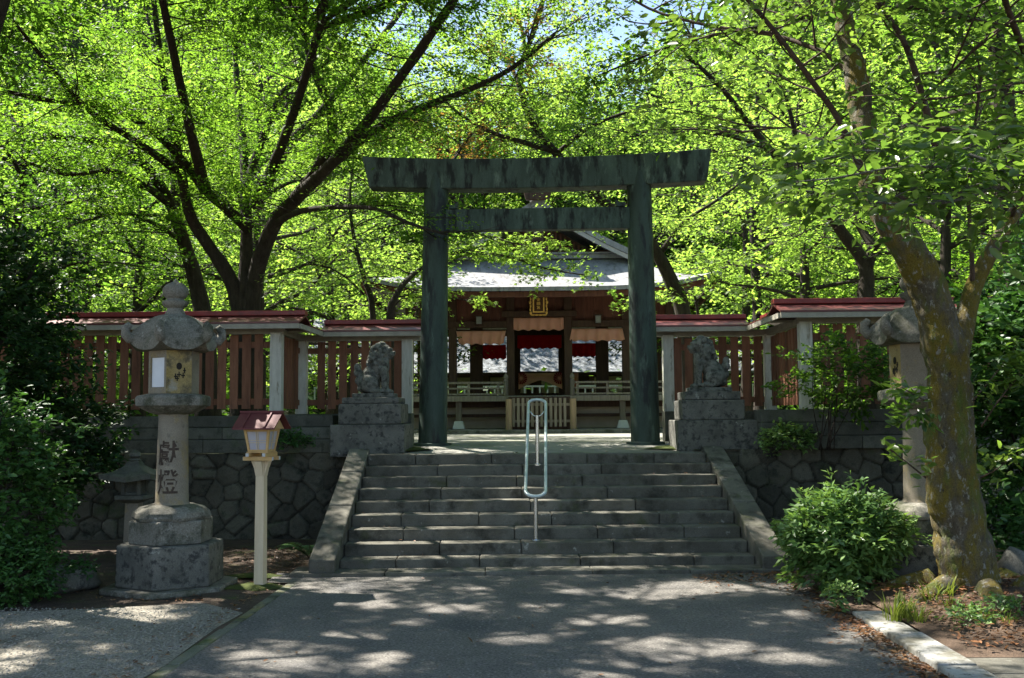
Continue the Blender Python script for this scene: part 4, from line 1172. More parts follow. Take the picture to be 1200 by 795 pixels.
# crest curtain tied up in the middle
CU = empty('crest_curtain', (0, 33.6, 2.6), 'pink curtain with dark red round crests, tied up at its middle', 'cloth')
yq = 33.55; xa, xb = X_(608, yq), X_(659, yq); zt = zz(437.5, yq); zlo = zz(456.5, yq); zmid = zz(446, yq); rows = []
for j in range(13):
    v = j / 12; rw = []
    for i in range(49):
        u = i / 48; s = abs(2 * u - 1); low = zlo + (zmid - zlo) * (1 - s ** 1.3)
        rw.append((xa + (xb - xa) * u, yq + .02 * math.sin(v * 9 + s * 3) * (1 - s) + .012 * math.sin(u * 22), zt - (zt - low) * v))
    rows.append(rw)
MB().grid(rows).build('cloth', 'pink_cloth', CU, smooth='all')
for s in (-1, 1):
    cxx = (xa + xb) / 2 + s * (xb - xa) * .44; czz = zz(443.5, yq); b = MB()
    for k in range(16):
        a0 = 2 * math.pi * k / 16 + .03; a1 = a0 + 2 * math.pi / 16 - .06
        q = [(cxx + rr * math.cos(a), yq - .035, czz + rr * math.sin(a)) for rr, a in ((.05, a0 + .1), (.19, a0), (.205, (a0 + a1) / 2), (.19, a1), (.05, a1 - .1))]
        q = [(min(max(x, xa + .005), xb - .005), y, z) for x, y, z in q]
        b.add(q, [(0, 1, 2, 3, 4)])
    b.build('crest', 'crest', CU)
drape('side_cloth', X_(672.5, 33.4), X_(678, 33.4), zz(456, 33.4), zz(437.5, 33.4), 33.4, 'pink_cloth', 'narrow pink cloth strip hanging right of the crest curtain', 'cloth', 1)
tag(MB().box(X_(608, yq), X_(659, yq), yq - .02, yq + .02, zt + .003, zt + .06).build('curtain_rod', 'brown_wood'), 'dark rod carrying the pink crest curtain', 'rod')

# far main hall with a sunlit roof
FH = empty('main_hall', (0, 43, 1.3), 'far hall with sunlit silvery roof seen through the open shrine', 'building')
part('wall', 'brown_wood', (-9, 9, 42.0, 47, 1.2, 3.6), parent=FH)
b = MB()
rows = []
for t in np.linspace(0, 1, 8): rows.append([(x, 40.6 + 4.0 * t, 3.35 + 2.6 * (t ** 1.15)) for x in np.linspace(-9.8, 9.8, 40)])
rows.append([(x, 48.6, 3.35) for x in np.linspace(-9.8, 9.8, 40)])
b.grid(rows); o = b.build('roof', 'hall_roof', FH); s_ = o.modifiers.new('thick', 'SOLIDIFY'); s_.thickness = .12; s_.offset = -1
part('veranda', 'grey_wood', (-9, 9, 40.7, 41.998, 2.2, 2.3), parent=FH)
b = MB(); x = -9
while x < 9: b.box(x, x + .06, 40.75, 40.8, 2.3, 2.75); x += .3
b.box(-9, 9, 40.74, 40.81, 2.752, 2.82)
b.build('railing', 'white_post', FH)
for x in np.linspace(-8.5, 8.5, 9): part('column', 'brown_wood', (x - .1, x + .1, 41.3, 41.5, 2.3, 3.6), parent=FH)
part('shoji_wall', 'plaster', *[(x, x + 1.5, 41.94, 41.998, 2.4, 3.2) for x in np.linspace(-8.3, 6.4, 8)], parent=FH)

# ================================================================== TREES
def ln(*pts): return [P(*p) for p in pts]


def ground_at(px, py, z=0.0):
    d = C2W @ Vector(((px - 600) / F, (397.5 - py) / F, -1)); t = (z - EYE.z) / d.z
    return EYE + d * t


# gaps shaped into the crowns so that sun patches fall at set spots (centre, half sizes in metres, height reached)
GAPS = []
for px, py, wpx, hm, z in ((528, 714, 42, .16, 0), (640, 710, 26, .10, 0), (677, 694, 24, .09, 0), (600, 748, 56, .18, 0), (712, 728, 76, .15, 0), (762, 753, 76, .22, 0), (876, 766, 82, .2, 0),
                           (740, 788, 110, .17, 0), (484, 679, 36, .08, 0), (762, 699, 70, .2, 0), (815, 688, 110, .3, 0), (668, 740, 20, .08, 0), (407, 745, 46, .1, 0), (492, 730, 24, .08, 0), (398, 705, 34, .08, 0),
                           (560, 690, 30, .06, 0), (460, 768, 40, .1, 0), (340, 778, 60, .1, 0), (930, 720, 44, .12, 0), (960, 775, 50, .1, 0), (900, 690, 60, .12, 0),
                           (22, 772, 60, .22, 0), (197, 725, 30, .1, 0), (293, 768, 50, .1, 0), (120, 760, 24, .06, 0), (1040, 742, 70, .3, 0), (1110, 775, 70, .3, 0), (1165, 775, 60, .3, 0), (1110, 715, 90, .3, .1), (1170, 735, 60, .2, .1),
                           (400, 612, 22, .2, .7), (378, 640, 20, .2, .4), (845, 545, 22, .2, 1.1), (870, 600, 18, .2, .7), (790, 545, 80, .14, 1.03), (690, 549, 70, .1, 1.03), (560, 552, 60, .07, .9), (620, 585, 80, .07, .65),
                           (760, 620, 80, .07, .4), (500, 610, 60, .06, .5), (470, 650, 60, .06, .13), (700, 655, 90, .06, .13), (580, 520, 70, .3, 1.2), (680, 515, 60, .3, 1.2), (520, 525, 30, .2, 1.2),
                           (1001, 588, 180, .62, .9), (953, 620, 60, .3, .5), (931, 590, 60, .3, .8), (952, 212, 90, .3, 3.1), (1032, 205, 90, .3, 3.1), (1112, 205, 90, .3, 3.1), (1105, 655, 22, .25, .5), (1090, 420, 16, .25, 2.3), (1040, 300, 20, .2, 3.4), (312, 492, 5, .05, 1.75), (960, 440, 50, .3, 2.0), (700, 362, 60, .3, 3), (60, 470, 50, .2, 1.9)):
    at_y = {312: 10.3, 1090: 8.9, 1040: 8.8, 960: 13.4, 60: 9.8, 700: 15.5, 952: 5.8, 1032: 5.8, 1112: 5.8, 1001: 9.75, 953: 9.5, 931: 9.7, 1105: 8.85}
    q = P(px, py, at_y[px]) if px in at_y and not (px in (700, 960, 1040) and py > 530) else ground_at(px, py, z)
    k = q.z / SUN.z
    GAPS.append((q.x - SUN.x * k, q.y - SUN.y * k, wpx * q.y / F / 2, hm, q.z + .45))


def sun_gap(tw):
    """True for twigs that would close one of the gaps"""
    bad = np.zeros(len(tw), bool)
    for f in (0, .35, .7, 1.0):
        p = tw[:, :3] + tw[:, 3:6] * tw[:, 6:7] * f
        gx = p[:, 0] - SUN.x / SUN.z * p[:, 2]; gy = p[:, 1] - SUN.y / SUN.z * p[:, 2]
        for (cx_, cy_, rx, ry, zm) in GAPS:
            bad |= (((gx - cx_) / (rx + .05)) ** 2 + ((gy - cy_) / (ry + .05)) ** 2 < 1) & (p[:, 2] > zm)
    return bad


def prune(tw):
    """the gate is kept clear of twigs: drop those growing right in front of its beams and pillars"""
    x, y, z = tw[:, 0], tw[:, 1], tw[:, 2]
    fr = (y < 15.9) & (y > 5)
    u, v = 632 + F * x / y, 485 - F * (z - 1.7) / y
    near = (u > 395) & (u < 880) & (v > 150) & (v < 520) & fr
    spray = (u > 440) & (u < 545) & (v > 248) & (v < 292)
    return ~(near & ~spray) & ~sun_gap(tw)


# ---- big maple behind the left fence
T = Tree(11)
tr0 = P(286, 375, 19); base = Vector((tr0.x, 19, 1.1))
limbs = [
    ([base] + ln((285, 400, 19), (278, 350, 19), (263, 315, 18.9), (240, 282, 18.7), (222, 250, 18.4), (213, 205, 18), (203, 150, 17.6), (190, 80, 17.2), (180, 0, 17), (172, -90, 17)), .21, .035, 1),
    ([base] + ln((288, 400, 19), (287, 345, 19), (289, 290, 19.1), (288, 235, 19.3), (286, 180, 19.6), (280, 120, 20), (275, 55, 20.3), (272, -40, 20.5)), .22, .035, 0),
    ([base] + ln((292, 400, 19), (296, 345, 19), (306, 300, 18.8), (322, 262, 18.5), (347, 232, 18.1), (372, 198, 17.8), (388, 160, 17.5), (387, 128, 17.4), (370, 88, 17.3), (356, 40, 17.2), (345, -5, 17), (340, -80, 17)), .23, .035, 0),
    (ln((345, 235, 18.1), (375, 205, 17.8), (410, 175, 17.4), (450, 146, 17), (500, 124, 16.6), (548, 106, 16.2), (600, 80, 15.8), (650, 40, 15.4)), .13, .03, 0),
    (ln((292, 268, 19), (266, 245, 18.6), (240, 222, 18.1), (212, 186, 17.4), (172, 148, 16.6), (112, 124, 15.8), (60, 118, 15.2), (10, 108, 14.6)), .13, .03, 0),
    (ln((300, 240, 19.1), (318, 205, 19.3), (338, 170, 19.5), (370, 138, 19.7), (412, 88, 20), (442, 50, 20.2), (475, 5, 20.5), (500, -50, 20.7)), .15, .04, 0),
    (ln((288, 225, 19.3), (303, 175, 19.5), (332, 108, 19.5), (362, 88, 19.2), (395, 60, 19), (420, 10, 19)), .10, .03, 0),
    (ln((213, 205, 18), (180, 180, 17), (150, 160, 16.2), (105, 130, 15.2), (60, 80, 14.4), (20, 30, 14)), .09, .025, 0),
    (ln((322, 262, 18.5), (352, 248, 17.6), (395, 243, 16.9), (440, 245, 15.9), (480, 262, 15.2), (520, 274, 14.9)), .07, .02, 0),
    # limbs added, mostly out of view, coming forward to shade the forecourt
] + [([P(356, 40, 17.2), Vector((ex * .5 - 1.9, (ey + 17.2) / 2, 8.9)), Vector((ex, ey, ez)), Vector((ex * 1.15 + .3, ey - 1.3, ez + .1))], .045, .012, 0)
     for ex, ey, ez in ((-6.2, 12.5, 8.4), (-4.6, 11.6, 8.2), (-3, 12.2, 8.3), (-1.4, 12.6, 8.4), (-5.4, 14.6, 9), (-3.6, 14.6, 9), (-1.8, 14.8, 9), (-.2, 14.8, 9), (-4.4, 16.6, 10), (-2.4, 16.8, 10), (-.4, 17, 10), (1.0, 15.6, 9.4))] + [
    (ln((300, 240, 19.1), (322, 190, 17.8), (345, 130, 16.2), (372, 40, 14.6), (400, -90, 13.2), (430, -260, 12)), .13, .03, 0),
    (ln((347, 232, 18.1), (400, 180, 16.8), (470, 90, 15.4), (545, -20, 14.2), (620, -140, 13.2), (690, -260, 12.6)), .13, .03, 0),
    (ln((240, 222, 18.1), (225, 160, 16.4), (205, 70, 14.6), (180, -60, 13), (160, -240, 11.8)), .12, .03, 0),
    (ln((275, 55, 20.3), (300, -20, 19), (340, -100, 17.5), (390, -200, 16)), .08, .03, 0),
]
for i, (p, r0, r1, fl) in enumerate(limbs):
    pp, rd = T.limb(p, r0, r1, 10, .5 if len(p) > 7 and i < 3 else 0)
    T.sprout(pp, start=.42 if i < 3 else .18, step=.17 if len(p) == 4 else .25, L=(.9, 2.3), flat=.16, tw_step=.12, tw_L=(.35, .8), r0=.014)
finish_tree(T, 'maple_tree', base, 'large spreading maple with dark forked trunk behind the left fence', 'tree', 'bark_dark',
            leaf_kw=dict(per=26, size=(.038, .085), mat='leaf_maple', tilt=.3, spread=.05, keep=prune))

# ---- second trunk, left of it
T = Tree(12); b0 = P(238, 375, 20.2); base = Vector((b0.x + .15, 20.2, 1.1))
for i, (p, r0, r1) in enumerate([
    ([base] + ln((240, 390, 20.2), (232, 340, 20.2), (216, 285, 20), (200, 240, 19.6), (176, 200, 19), (148, 178, 18.3), (110, 165, 17.4), (60, 160, 16.6)), .24, .04),
    (ln((205, 250, 19.8), (205, 205, 19.8), (200, 160, 20), (190, 90, 20.2), (170, 10, 20.4)), .12, .03),
    (ln((200, 240, 19.6), (165, 215, 18.6), (130, 200, 17.6), (80, 205, 16.4), (30, 190, 15.4)), .09, .02),
    (ln((216, 285, 20), (180, 262, 19.2), (140, 250, 18.4), (90, 262, 17.4)), .06, .02)]):
    pp, rd = T.limb(p, r0, r1, 9, .4 if i == 0 else 0)
    T.sprout(pp, start=.4 if i == 0 else .15, step=.27, L=(.9, 2.1), flat=.16, tw_step=.12, tw_L=(.35, .8), r0=.017)
finish_tree(T, 'maple_tree', base, 'single dark maple trunk leaning left, standing left of the forked maple', 'tree', 'bark_dark',
            leaf_kw=dict(per=22, size=(.05, .085), mat='leaf_maple', tilt=.3))

# ---- two thin trees by the left torii pillar
T = Tree(13); b0 = P(436, 380, 20); base = Vector((b0.x, 20, 1.1))
pp, _ = T.limb([base] + ln((437, 370, 20), (426, 325, 20), (415, 280, 20.1), (410, 235, 20.2), (414, 190, 20.3)), .085, .02)
T.sprout(pp, start=.45, step=.2, L=(.8, 1.7), flat=.16, tw_step=.12)
pp, _ = T.limb(ln((426, 345, 20), (405, 325, 19.6), (380, 312, 19.2), (355, 310, 18.9)), .03, .01); T.sprout(pp, start=.2, step=.2, L=(.6, 1.2), flat=.16, tw_step=.12)
finish_tree(T, 'sapling', base, 'thin dark sapling left of the left torii pillar', 'tree', 'bark_dark',
            leaf_kw=dict(per=15, size=(.055, .09), mat='leaf_bright', tilt=.3))
T = Tree(14); b0 = P(456, 385, 19); base = Vector((b0.x, 19, 1.1))
pp, _ = T.limb([base] + ln((458, 375, 19), (462, 352, 19), (474, 332, 19.2), (492, 316, 19.6), (520, 300, 20), (560, 290, 20.2)), .11, .02)
T.sprout(pp, start=.5, step=.22, L=(.7, 1.4), flat=.2, tw_step=.13)
finish_tree(T, 'sapling', base, 'small bent tree leaning right behind the left torii pillar', 'tree', 'bark_dark',
            leaf_kw=dict(per=15, size=(.055, .09), mat='leaf_bright', tilt=.4))

# ---- slanting tree behind the torii
T = Tree(15); b0 = P(800, 375, 20.5); base = Vector((b0.x + .1, 20.5, 1.2))
for i, (p, r0, r1) in enumerate([
    ([base] + ln((800, 368, 20.5), (789, 335, 20.4), (772, 300, 20.3), (748, 268, 20.2), (716, 244, 20), (684, 212, 19.8), (652, 180, 19.6), (628, 150, 19.5), (614, 120, 19.4), (610, 80, 19.3), (625, 40, 19.2), (640, -10, 19)), .19, .035),
    (ln((645, 176, 19.6), (610, 166, 19.2), (575, 155, 18.8), (540, 135, 18.4), (515, 112, 18)), .07, .02),
    (ln((614, 120, 19.4), (604, 90, 19.8), (590, 60, 20.2), (585, 10, 20.5)), .06, .02),
    (ln((772, 300, 20.3), (800, 262, 20.1), (840, 235, 19.9), (880, 205, 19.7)), .06, .02),
    (ln((652, 180, 19.6), (690, 150, 19), (740, 130, 18.4), (790, 120, 18)), .05, .02)]):
    pp, _ = T.limb(p, r0, r1, 9)
    T.sprout(pp, start=.4 if i == 0 else .2, step=.2, L=(.8, 2.1), flat=.25, tw_step=.14, r0=.011)
finish_tree(T, 'slanting_tree', base, 'slender dark tree slanting left behind the right torii pillar', 'tree', 'bark_dark',
            leaf_kw=dict(per=18, size=(.055, .09), mat='leaf_bright', tilt=.3))
T = Tree(21); b0 = Vector((-2.14, 20.6, 1.2))
pp, _ = T.limb([b0, b0 + Vector((.0, 0, 1.6))] + ln((509, 300, 20.6), (512, 240, 20.5), (530, 190, 20), (562, 145, 19.4), (600, 100, 18.8), (625, 30, 18.2), (640, -20, 18)), .07, .012)
T.sprout(pp, start=.62, step=.14, L=(.5, 1.1), flat=.3, tw_step=.12, r0=.008)
pp, _ = T.limb(ln((530, 190, 20), (540, 172, 18.8), (520, 158, 18), (480, 150, 17.4)), .03, .008); T.sprout(pp, start=.2, step=.14, L=(.4, .9), flat=.25, tw_step=.12, r0=.007)
finish_tree(T, 'maple_tree', b0, 'slim maple with russet leaf sprays above the middle of the torii', 'tree', 'bark_dark', leaf_kw=dict(per=14, size=(.05, .08), mat='leaf_red', tilt=.4, keep=prune))
# spray of bright leaves in front of the shrine roof
T = Tree(16)
b0 = Vector((-2.9, 21.2, 1.2))
pp, _ = T.limb([b0, b0 + Vector((.1, 0, 1.2))] + ln((500, 330, 20.8), (540, 300, 20.5), (590, 300, 20.2), (640, 315, 20), (680, 322, 19.8)), .06, .012)
T.sprout(pp, start=.35, step=.16, L=(.5, 1.15), flat=.2, tw_step=.12, tw_L=(.25, .5), r0=.01)
pp, _ = T.limb(ln((540, 300, 20.5), (560, 275, 20.3), (600, 285, 20), (650, 295, 19.8)), .03, .01)
T.sprout(pp, start=.2, step=.2, L=(.5, 1.0), flat=.2, tw_step=.12, tw_L=(.25, .5), r0=.01)
pp, _ = T.limb(ln((505, 332, 20.8), (495, 320, 20), (520, 345, 19.5), (545, 352, 19.2)), .02, .008)
T.sprout(pp, start=.2, step=.2, L=(.4, .7), flat=.2, tw_step=.12, tw_L=(.2, .4), r0=.008)
finish_tree(T, 'sapling', b0, 'low young maple with bright leaf sprays in front of the shrine roof', 'tree', 'bark_dark',
            leaf_kw=dict(per=13, size=(.07, .11), mat='leaf_bright', tmpl=STAR, tilt=.4))
T = Tree(17); b0 = Vector((3.3, 20.8, 1.2))
pp, _ = T.limb([b0, b0 + Vector((0, 0, 1.4))] + ln((815, 350, 20.6), (800, 345, 20.4), (775, 352, 20.2), (740, 356, 20)), .05, .01)
T.sprout(pp, start=.5, step=.16, L=(.35, .75), flat=.2, tw_step=.12, tw_L=(.2, .4), r0=.008)
pp, _ = T.limb(ln((815, 355, 20.6), (835, 330, 20.4), (830, 310, 20.2)), .03, .01)
T.sprout(pp, start=.2, step=.2, L=(.5, .9), flat=.2, tw_step=.12, tw_L=(.2, .4), r0=.008)
finish_tree(T, 'sapling', b0, 'low young maple with leaf sprays at the right corner of the shrine roof', 'tree', 'bark_dark',
            leaf_kw=dict(per=13, size=(.07, .11), mat='leaf_bright', tmpl=STAR, tilt=.4))

# ---- tree behind the right fence
T = Tree(18); b0 = P(1014, 375, 18.5); base = Vector((b0.x, 18.5, 1.1))
for i, (p, r0, r1) in enumerate([
    ([base] + ln((1014, 360, 18.5), (1016, 325, 18.5), (1008, 300, 18.5), (988, 274, 18.4), (968, 246, 18.2), (940, 212, 17.9), (905, 178, 17.5), (872, 138, 17), (846, 104, 16.6), (800, 60, 16)), .19, .03),
    (ln((1015, 315, 18.5), (1022, 290, 18.6), (1006, 262, 18.8), (1000, 220, 19), (1005, 160, 19.2), (1010, 90, 19.4)), .12, .03),
    (ln((1018, 300, 18.6), (1040, 270, 18.2), (1060, 230, 17.8), (1090, 190, 17.4)), .07, .02),
    (ln((905, 178, 17.5), (860, 160, 16.8), (800, 155, 16.2), (740, 160, 15.8)), .05, .015),
    (ln((940, 212, 17.9), (930, 150, 17.6), (915, 90, 17.4), (900, 20, 17)), .06, .02)]):
    pp, _ = T.limb(p, r0, r1, 9, .4 if i == 0 else 0)
    T.sprout(pp, start=.3 if i == 0 else .15, step=.26, L=(.9, 2.1), flat=.27, tw_step=.14, r0=.016)
finish_tree(T, 'maple_tree', base, 'dark forked tree behind the right fence beside the right lantern top', 'tree', 'bark_dark',
            leaf_kw=dict(per=14, size=(.055, .095), mat='leaf_bright', tilt=.3))

# ---- big mossy tree in front, right
T = Tree(19); base = P(1143, 702, 9.2); base.z = -.02
main = [base] + ln((1138, 690, 9.2), (1128, 640, 9.2), (1118, 580, 9.2), (1114, 520, 9.2), (1113, 460, 9.2), (1106, 400, 9.15), (1090, 345, 9.1), (1066, 295, 9.0), (1040, 252, 8.95), (1022, 205, 8.95), (1012, 150, 9.0), (1003, 90, 9.1), (990, 30, 9.2), (980, -50, 9.2), (960, -200, 9.3))
p = catmull(main, 14); m = len(p); rad = []
for i, q in enumerate(p):
    f = i / (m - 1)
    rad.append(.268 * (1 + .62 * max(0, 1 - i / 16) ** 2) - .15 * min(1, f * 1.45) ** .9 if f < .69 else .118 - .06 * (f - .69) / .31)
random.seed(3)
rad = [q * (1 + .03 * math.sin(i * .55) + .015 * math.sin(i * 1.7)) for i, q in enumerate(rad)]
n0 = len(T.mb.v); T.mb.tube(p, rad, 40)
from mathutils import noise as mnoise
for i in range(m):
    c = p[i]
    for k in range(40):
        v = Vector(T.mb.v[n0 + i * 40 + k]); d = v - c
        q = Vector((v.x * 5, v.y * 5, v.z * 2.2))
        f = 1 + .16 * mnoise.noise(q) + .10 * mnoise.noise(q * 2.7) + .07 * mnoise.noise(q * 6.5)
        kn = math.exp(-((v - P(1098, 585, 9.05)).length / .16) ** 2) * .35 + math.exp(-((v - P(1090, 400, 9.0)).length / .17) ** 2) * .3
        T.mb.v[n0 + i * 40 + k] = tuple(c + d * (f + kn))
# root flare buttresses and knots
for a in (-2.6, -1.7, -.6, .5, 1.6, 2.7):
    d = Vector((math.cos(a), math.sin(a), 0))
    T.mb.tube([p[16] + d * .10, p[9] + d * .2, p[5] + d * .3, Vector((base.x, base.y, .19)) + d * .42, Vector((base.x, base.y, .135)) + d * .58, Vector((base.x, base.y, .07)) + d * .78, Vector((base.x, base.y, .0)) + d * .95], [.07, .13, .14, .115, .09, .06, .03], 14, wob=.035)

T.main = T.mb; T.mb = MB()
sub = [
    (ln((1116, 440, 9.25), (1128, 392, 9.35), (1140, 340, 9.45), (1160, 298, 9.55), (1185, 255, 9.65), (1212, 210, 9.75), (1240, 140, 9.8), (1260, 40, 9.8)), .17, .05, .5),
    (ln((1012, 205, 8.95), (995, 165, 8.7), (975, 128, 8.5), (952, 96, 8.3), (912, 42, 8.1), (872, -5, 7.9), (820, -70, 7.6), (760, -170, 7.2)), .07, .02, .25),
    (ln((1100, 180, 8.8), (1092, 155, 8.7), (1080, 110, 8.6), (1062, 55, 8.5), (1040, 18, 8.4), (1022, -10, 8.3), (990, -90, 8.1)), .075, .03, .2),
    (ln((1040, 252, 8.95), (1065, 222, 8.9), (1090, 200, 8.8), (1100, 180, 8.8)), .09, .075, .9),
    (ln((1066, 130, 8.65), (1110, 90, 8.3), (1150, 50, 8), (1190, 20, 7.8), (1240, -20, 7.5)), .03, .012, .1),
    (ln((1140, 340, 9.45), (1138, 280, 9.3), (1135, 230, 9.2), (1140, 170, 9.0), (1150, 90, 8.8)), .05, .02, .3),
    (ln((1003, 90, 9.1), (960, 60, 9.4), (900, 40, 9.8), (830, 30, 10.2), (760, 10, 10.6), (700, -30, 11)), .05, .02, .1),
    (ln((1012, 150, 9.0), (970, 165, 9.6), (920, 150, 10.2), (860, 155, 10.9), (810, 150, 11.5)), .035, .012, .15),
    (ln((990, 30, 9.2), (950, -60, 9.6), (880, -160, 10.2), (800, -260, 10.8), (720, -350, 11.4)), .08, .03, .1),
    (ln((980, -50, 9.2), (1010, -160, 8.4), (1000, -340, 7.6), (960, -560, 7.0)), .08, .03, .1),
    (ln((1240, 140, 9.8), (1200, 60, 8.8), (1160, -60, 7.8), (1120, -260, 7.0)), .07, .03, .1),
    (ln((1185, 255, 9.65), (1200, 200, 8.7), (1150, 160, 7.9), (1080, 150, 7.2)), .05, .02, .35),
]
for p_, r0, r1, st in sub:
    if r0 > .15:
        keepmb = T.mb; T.mb = T.main; pp, _ = T.limb(p_, r0 * .66, r1 * .8, 16); T.mb = keepmb
    else: pp, _ = T.limb(p_, r0 * .55, r1 * .6, 8)
    T.sprout(pp, start=st, step=.26, L=(.7, 1.7), flat=.35, tw_step=.15, tw_L=(.3, .6), r0=.012)
# young shoots growing from the trunk
for pts in (((1085, 470, 8.8), (1070, 462, 8.6), (1058, 455, 8.5)), ((1085, 560, 8.8), (1060, 540, 8.55), (1035, 520, 8.4)), ((1090, 480, 8.8), (1075, 485, 8.55), (1060, 490, 8.4)), ((1150, 560, 8.85), (1165, 552, 8.7), (1182, 540, 8.6)), ((1140, 470, 8.9), (1165, 440, 8.8), (1188, 410, 8.7)), ((1150, 500, 8.9), (1170, 470, 8.7), (1195, 440, 8.6))):
    pp, _ = T.limb(ln(*pts), .009, .004, 5); T.sprout(pp, start=.4, step=.14, L=(.06, .14), flat=.4, tw_step=.07, tw_L=(.04, .09), r0=.003)
pp = catmull(main, 4)[-14:]; T.sprout(pp, start=.3, step=.3, L=(.8, 1.8), flat=.4, tw_step=.15, tw_L=(.3, .6), r0=.014)
finish_tree(T, 'cherry_tree', base, 'stout mossy lichened tree leaning left in the right foreground', 'tree', 'bark_moss',
            leaf_kw=dict(per=11, size=(.075, .12), mat='leaf_cherry', tmpl=OVAL, tilt=.5, droop=.2, keep=prune))

# ---- low branch of a neighbouring cherry reaching in from the right edge (its trunk is outside the frame)
T = Tree(20); b0 = Vector((4.6, 5.4, 0))
tp = [b0, Vector((4.55, 5.5, 1.4)), Vector((4.4, 5.7, 2.6)), Vector((4.2, 5.9, 4.0)), Vector((3.9, 6.0, 5.6)), Vector((3.5, 6.0, 7.2))]
T.limb(tp, .2, .07, 12, .5)
for p_ in (ln((1270, 215, 5.9), (1200, 220, 5.9), (1120, 222, 5.9), (1050, 224, 5.9), (985, 228, 5.9), (930, 222, 5.9)),
           ln((1265, 200, 6.0), (1190, 205, 5.7), (1110, 196, 5.6), (1040, 198, 5.6), (985, 208, 5.5), (945, 212, 5.5)),
           ln((1200, 205, 5.8), (1130, 180, 6.0), (1070, 172, 6.1), (1010, 178, 6.2), (950, 190, 6.3), (900, 200, 6.4)),
           ln((1180, 215, 5.8), (1120, 235, 5.6), (1070, 240, 5.5), (1030, 238, 5.4))):
    st = [Vector((4.35, 5.75, 2.9))] if p_[0].x > 3 else []
    pp, _ = T.limb(st + p_, .014, .004, 7); T.sprout(pp, start=.42 if st else .1, step=.075, L=(.16, .44), flat=.3, tw_step=.09, tw_L=(.1, .24), r0=.0045)
low = len(T.tw)
for k in range(9):
    q = Vector(tp[3 + k % 3]); d = Vector((random.uniform(-1, .9), random.uniform(-.5, 1), random.uniform(.25, .7))).normalized()
    pp, _ = T.limb([q, q + d * .8, q + d * 1.7 + Vector((0, 0, .2)), q + d * 2.6], .045, .012, 6); T.sprout(pp, start=.4, step=.3, L=(.6, 1.3), flat=.35, tw_step=.15, tw_L=(.3, .5), r0=.01)
finish_tree(T, 'cherry_tree', b0, 'cherry whose low leafy branch reaches in from the right across the leaning tree', 'tree', 'bark_grey',
            leaf_kw=dict(per=7, size=(.07, .115), mat='leaf_cherry', tmpl=OVAL, tilt=.5, droop=.2, spread=.03,
                         keep=prune))

# ---- canopy trees standing just outside the frame (their crowns shade the forecourt)
def offtree(seed, base, H, R, label, leafmat, nl=11, per=11, size=(.08, .12), zc=.45, lean=(0, 0), tmpl=OVAL, step=.33):
    T = Tree(seed); g = random.Random(seed); b = Vector(base)
    tp = [b + Vector((lean[0] * t, lean[1] * t, H * t)) + Vector((g.uniform(-.15, .15), g.uniform(-.15, .15), 0)) * (t > 0) for t in (0, .2, .4, .6, .8, 1)]
    T.limb(tp, .26, .05, 12, .5)
    cp = catmull(tp, 6)
    for k in range(nl):
        t = zc + (1 - zc) * k / nl; q = cp[int(t * (len(cp) - 1))]; a = k * 2.4 + g.uniform(-.3, .3); L = R * (1.1 - .5 * (k / nl) ** 2) * g.uniform(.8, 1.1)
        d = Vector((math.cos(a), math.sin(a), .22 + .3 * k / nl)); pts = [q]
        for j in range(5): d = (d + Vector((g.gauss(0, .16), g.gauss(0, .16), g.gauss(-.03, .08)))).normalized(); pts.append(pts[-1] + d * L / 5)
        pp, _ = T.limb(pts, .05, .012, 7); T.sprout(pp, start=.2, step=step, L=(.8, 1.9), flat=.3, tw_step=.16, tw_L=(.35, .7), r0=.008)
    return finish_tree(T, 'shade_tree', b, label, 'tree', 'bark_dark', leaf_kw=dict(per=per, size=size, mat=leafmat, tmpl=tmpl, tilt=.5, keep=prune))

offtree(31, (-6.6, 10.0, 0), 11.5, 5.0, 'broadleaf tree at the left edge whose crown shades the gravel yard', 'leaf_green', zc=.64, lean=(1.7, 1.0), nl=26, per=18, step=.18, size=(.09, .135))
offtree(32, (-5.4, 4.2, 0), 11.5, 5.2, 'broadleaf tree just outside the left of the forecourt', 'leaf_green', zc=.58, lean=(1.9, 2.2), nl=26, per=18, step=.18, size=(.09, .135))
offtree(34, (-11.2, 10.2, 0), 11, 5.0, 'broadleaf tree outside the left edge beyond the evergreen', 'leaf_green', zc=.55, lean=(.8, .6), nl=22, per=16, step=.2, size=(.09, .135))
offtree(33, (6.2, 12.6, .0), 9.5, 4.4, 'slender tree rising behind the right lantern, its crown over the stairs', 'leaf_green', zc=.55, lean=(-1.2, -.5), nl=14, per=12, step=.26)

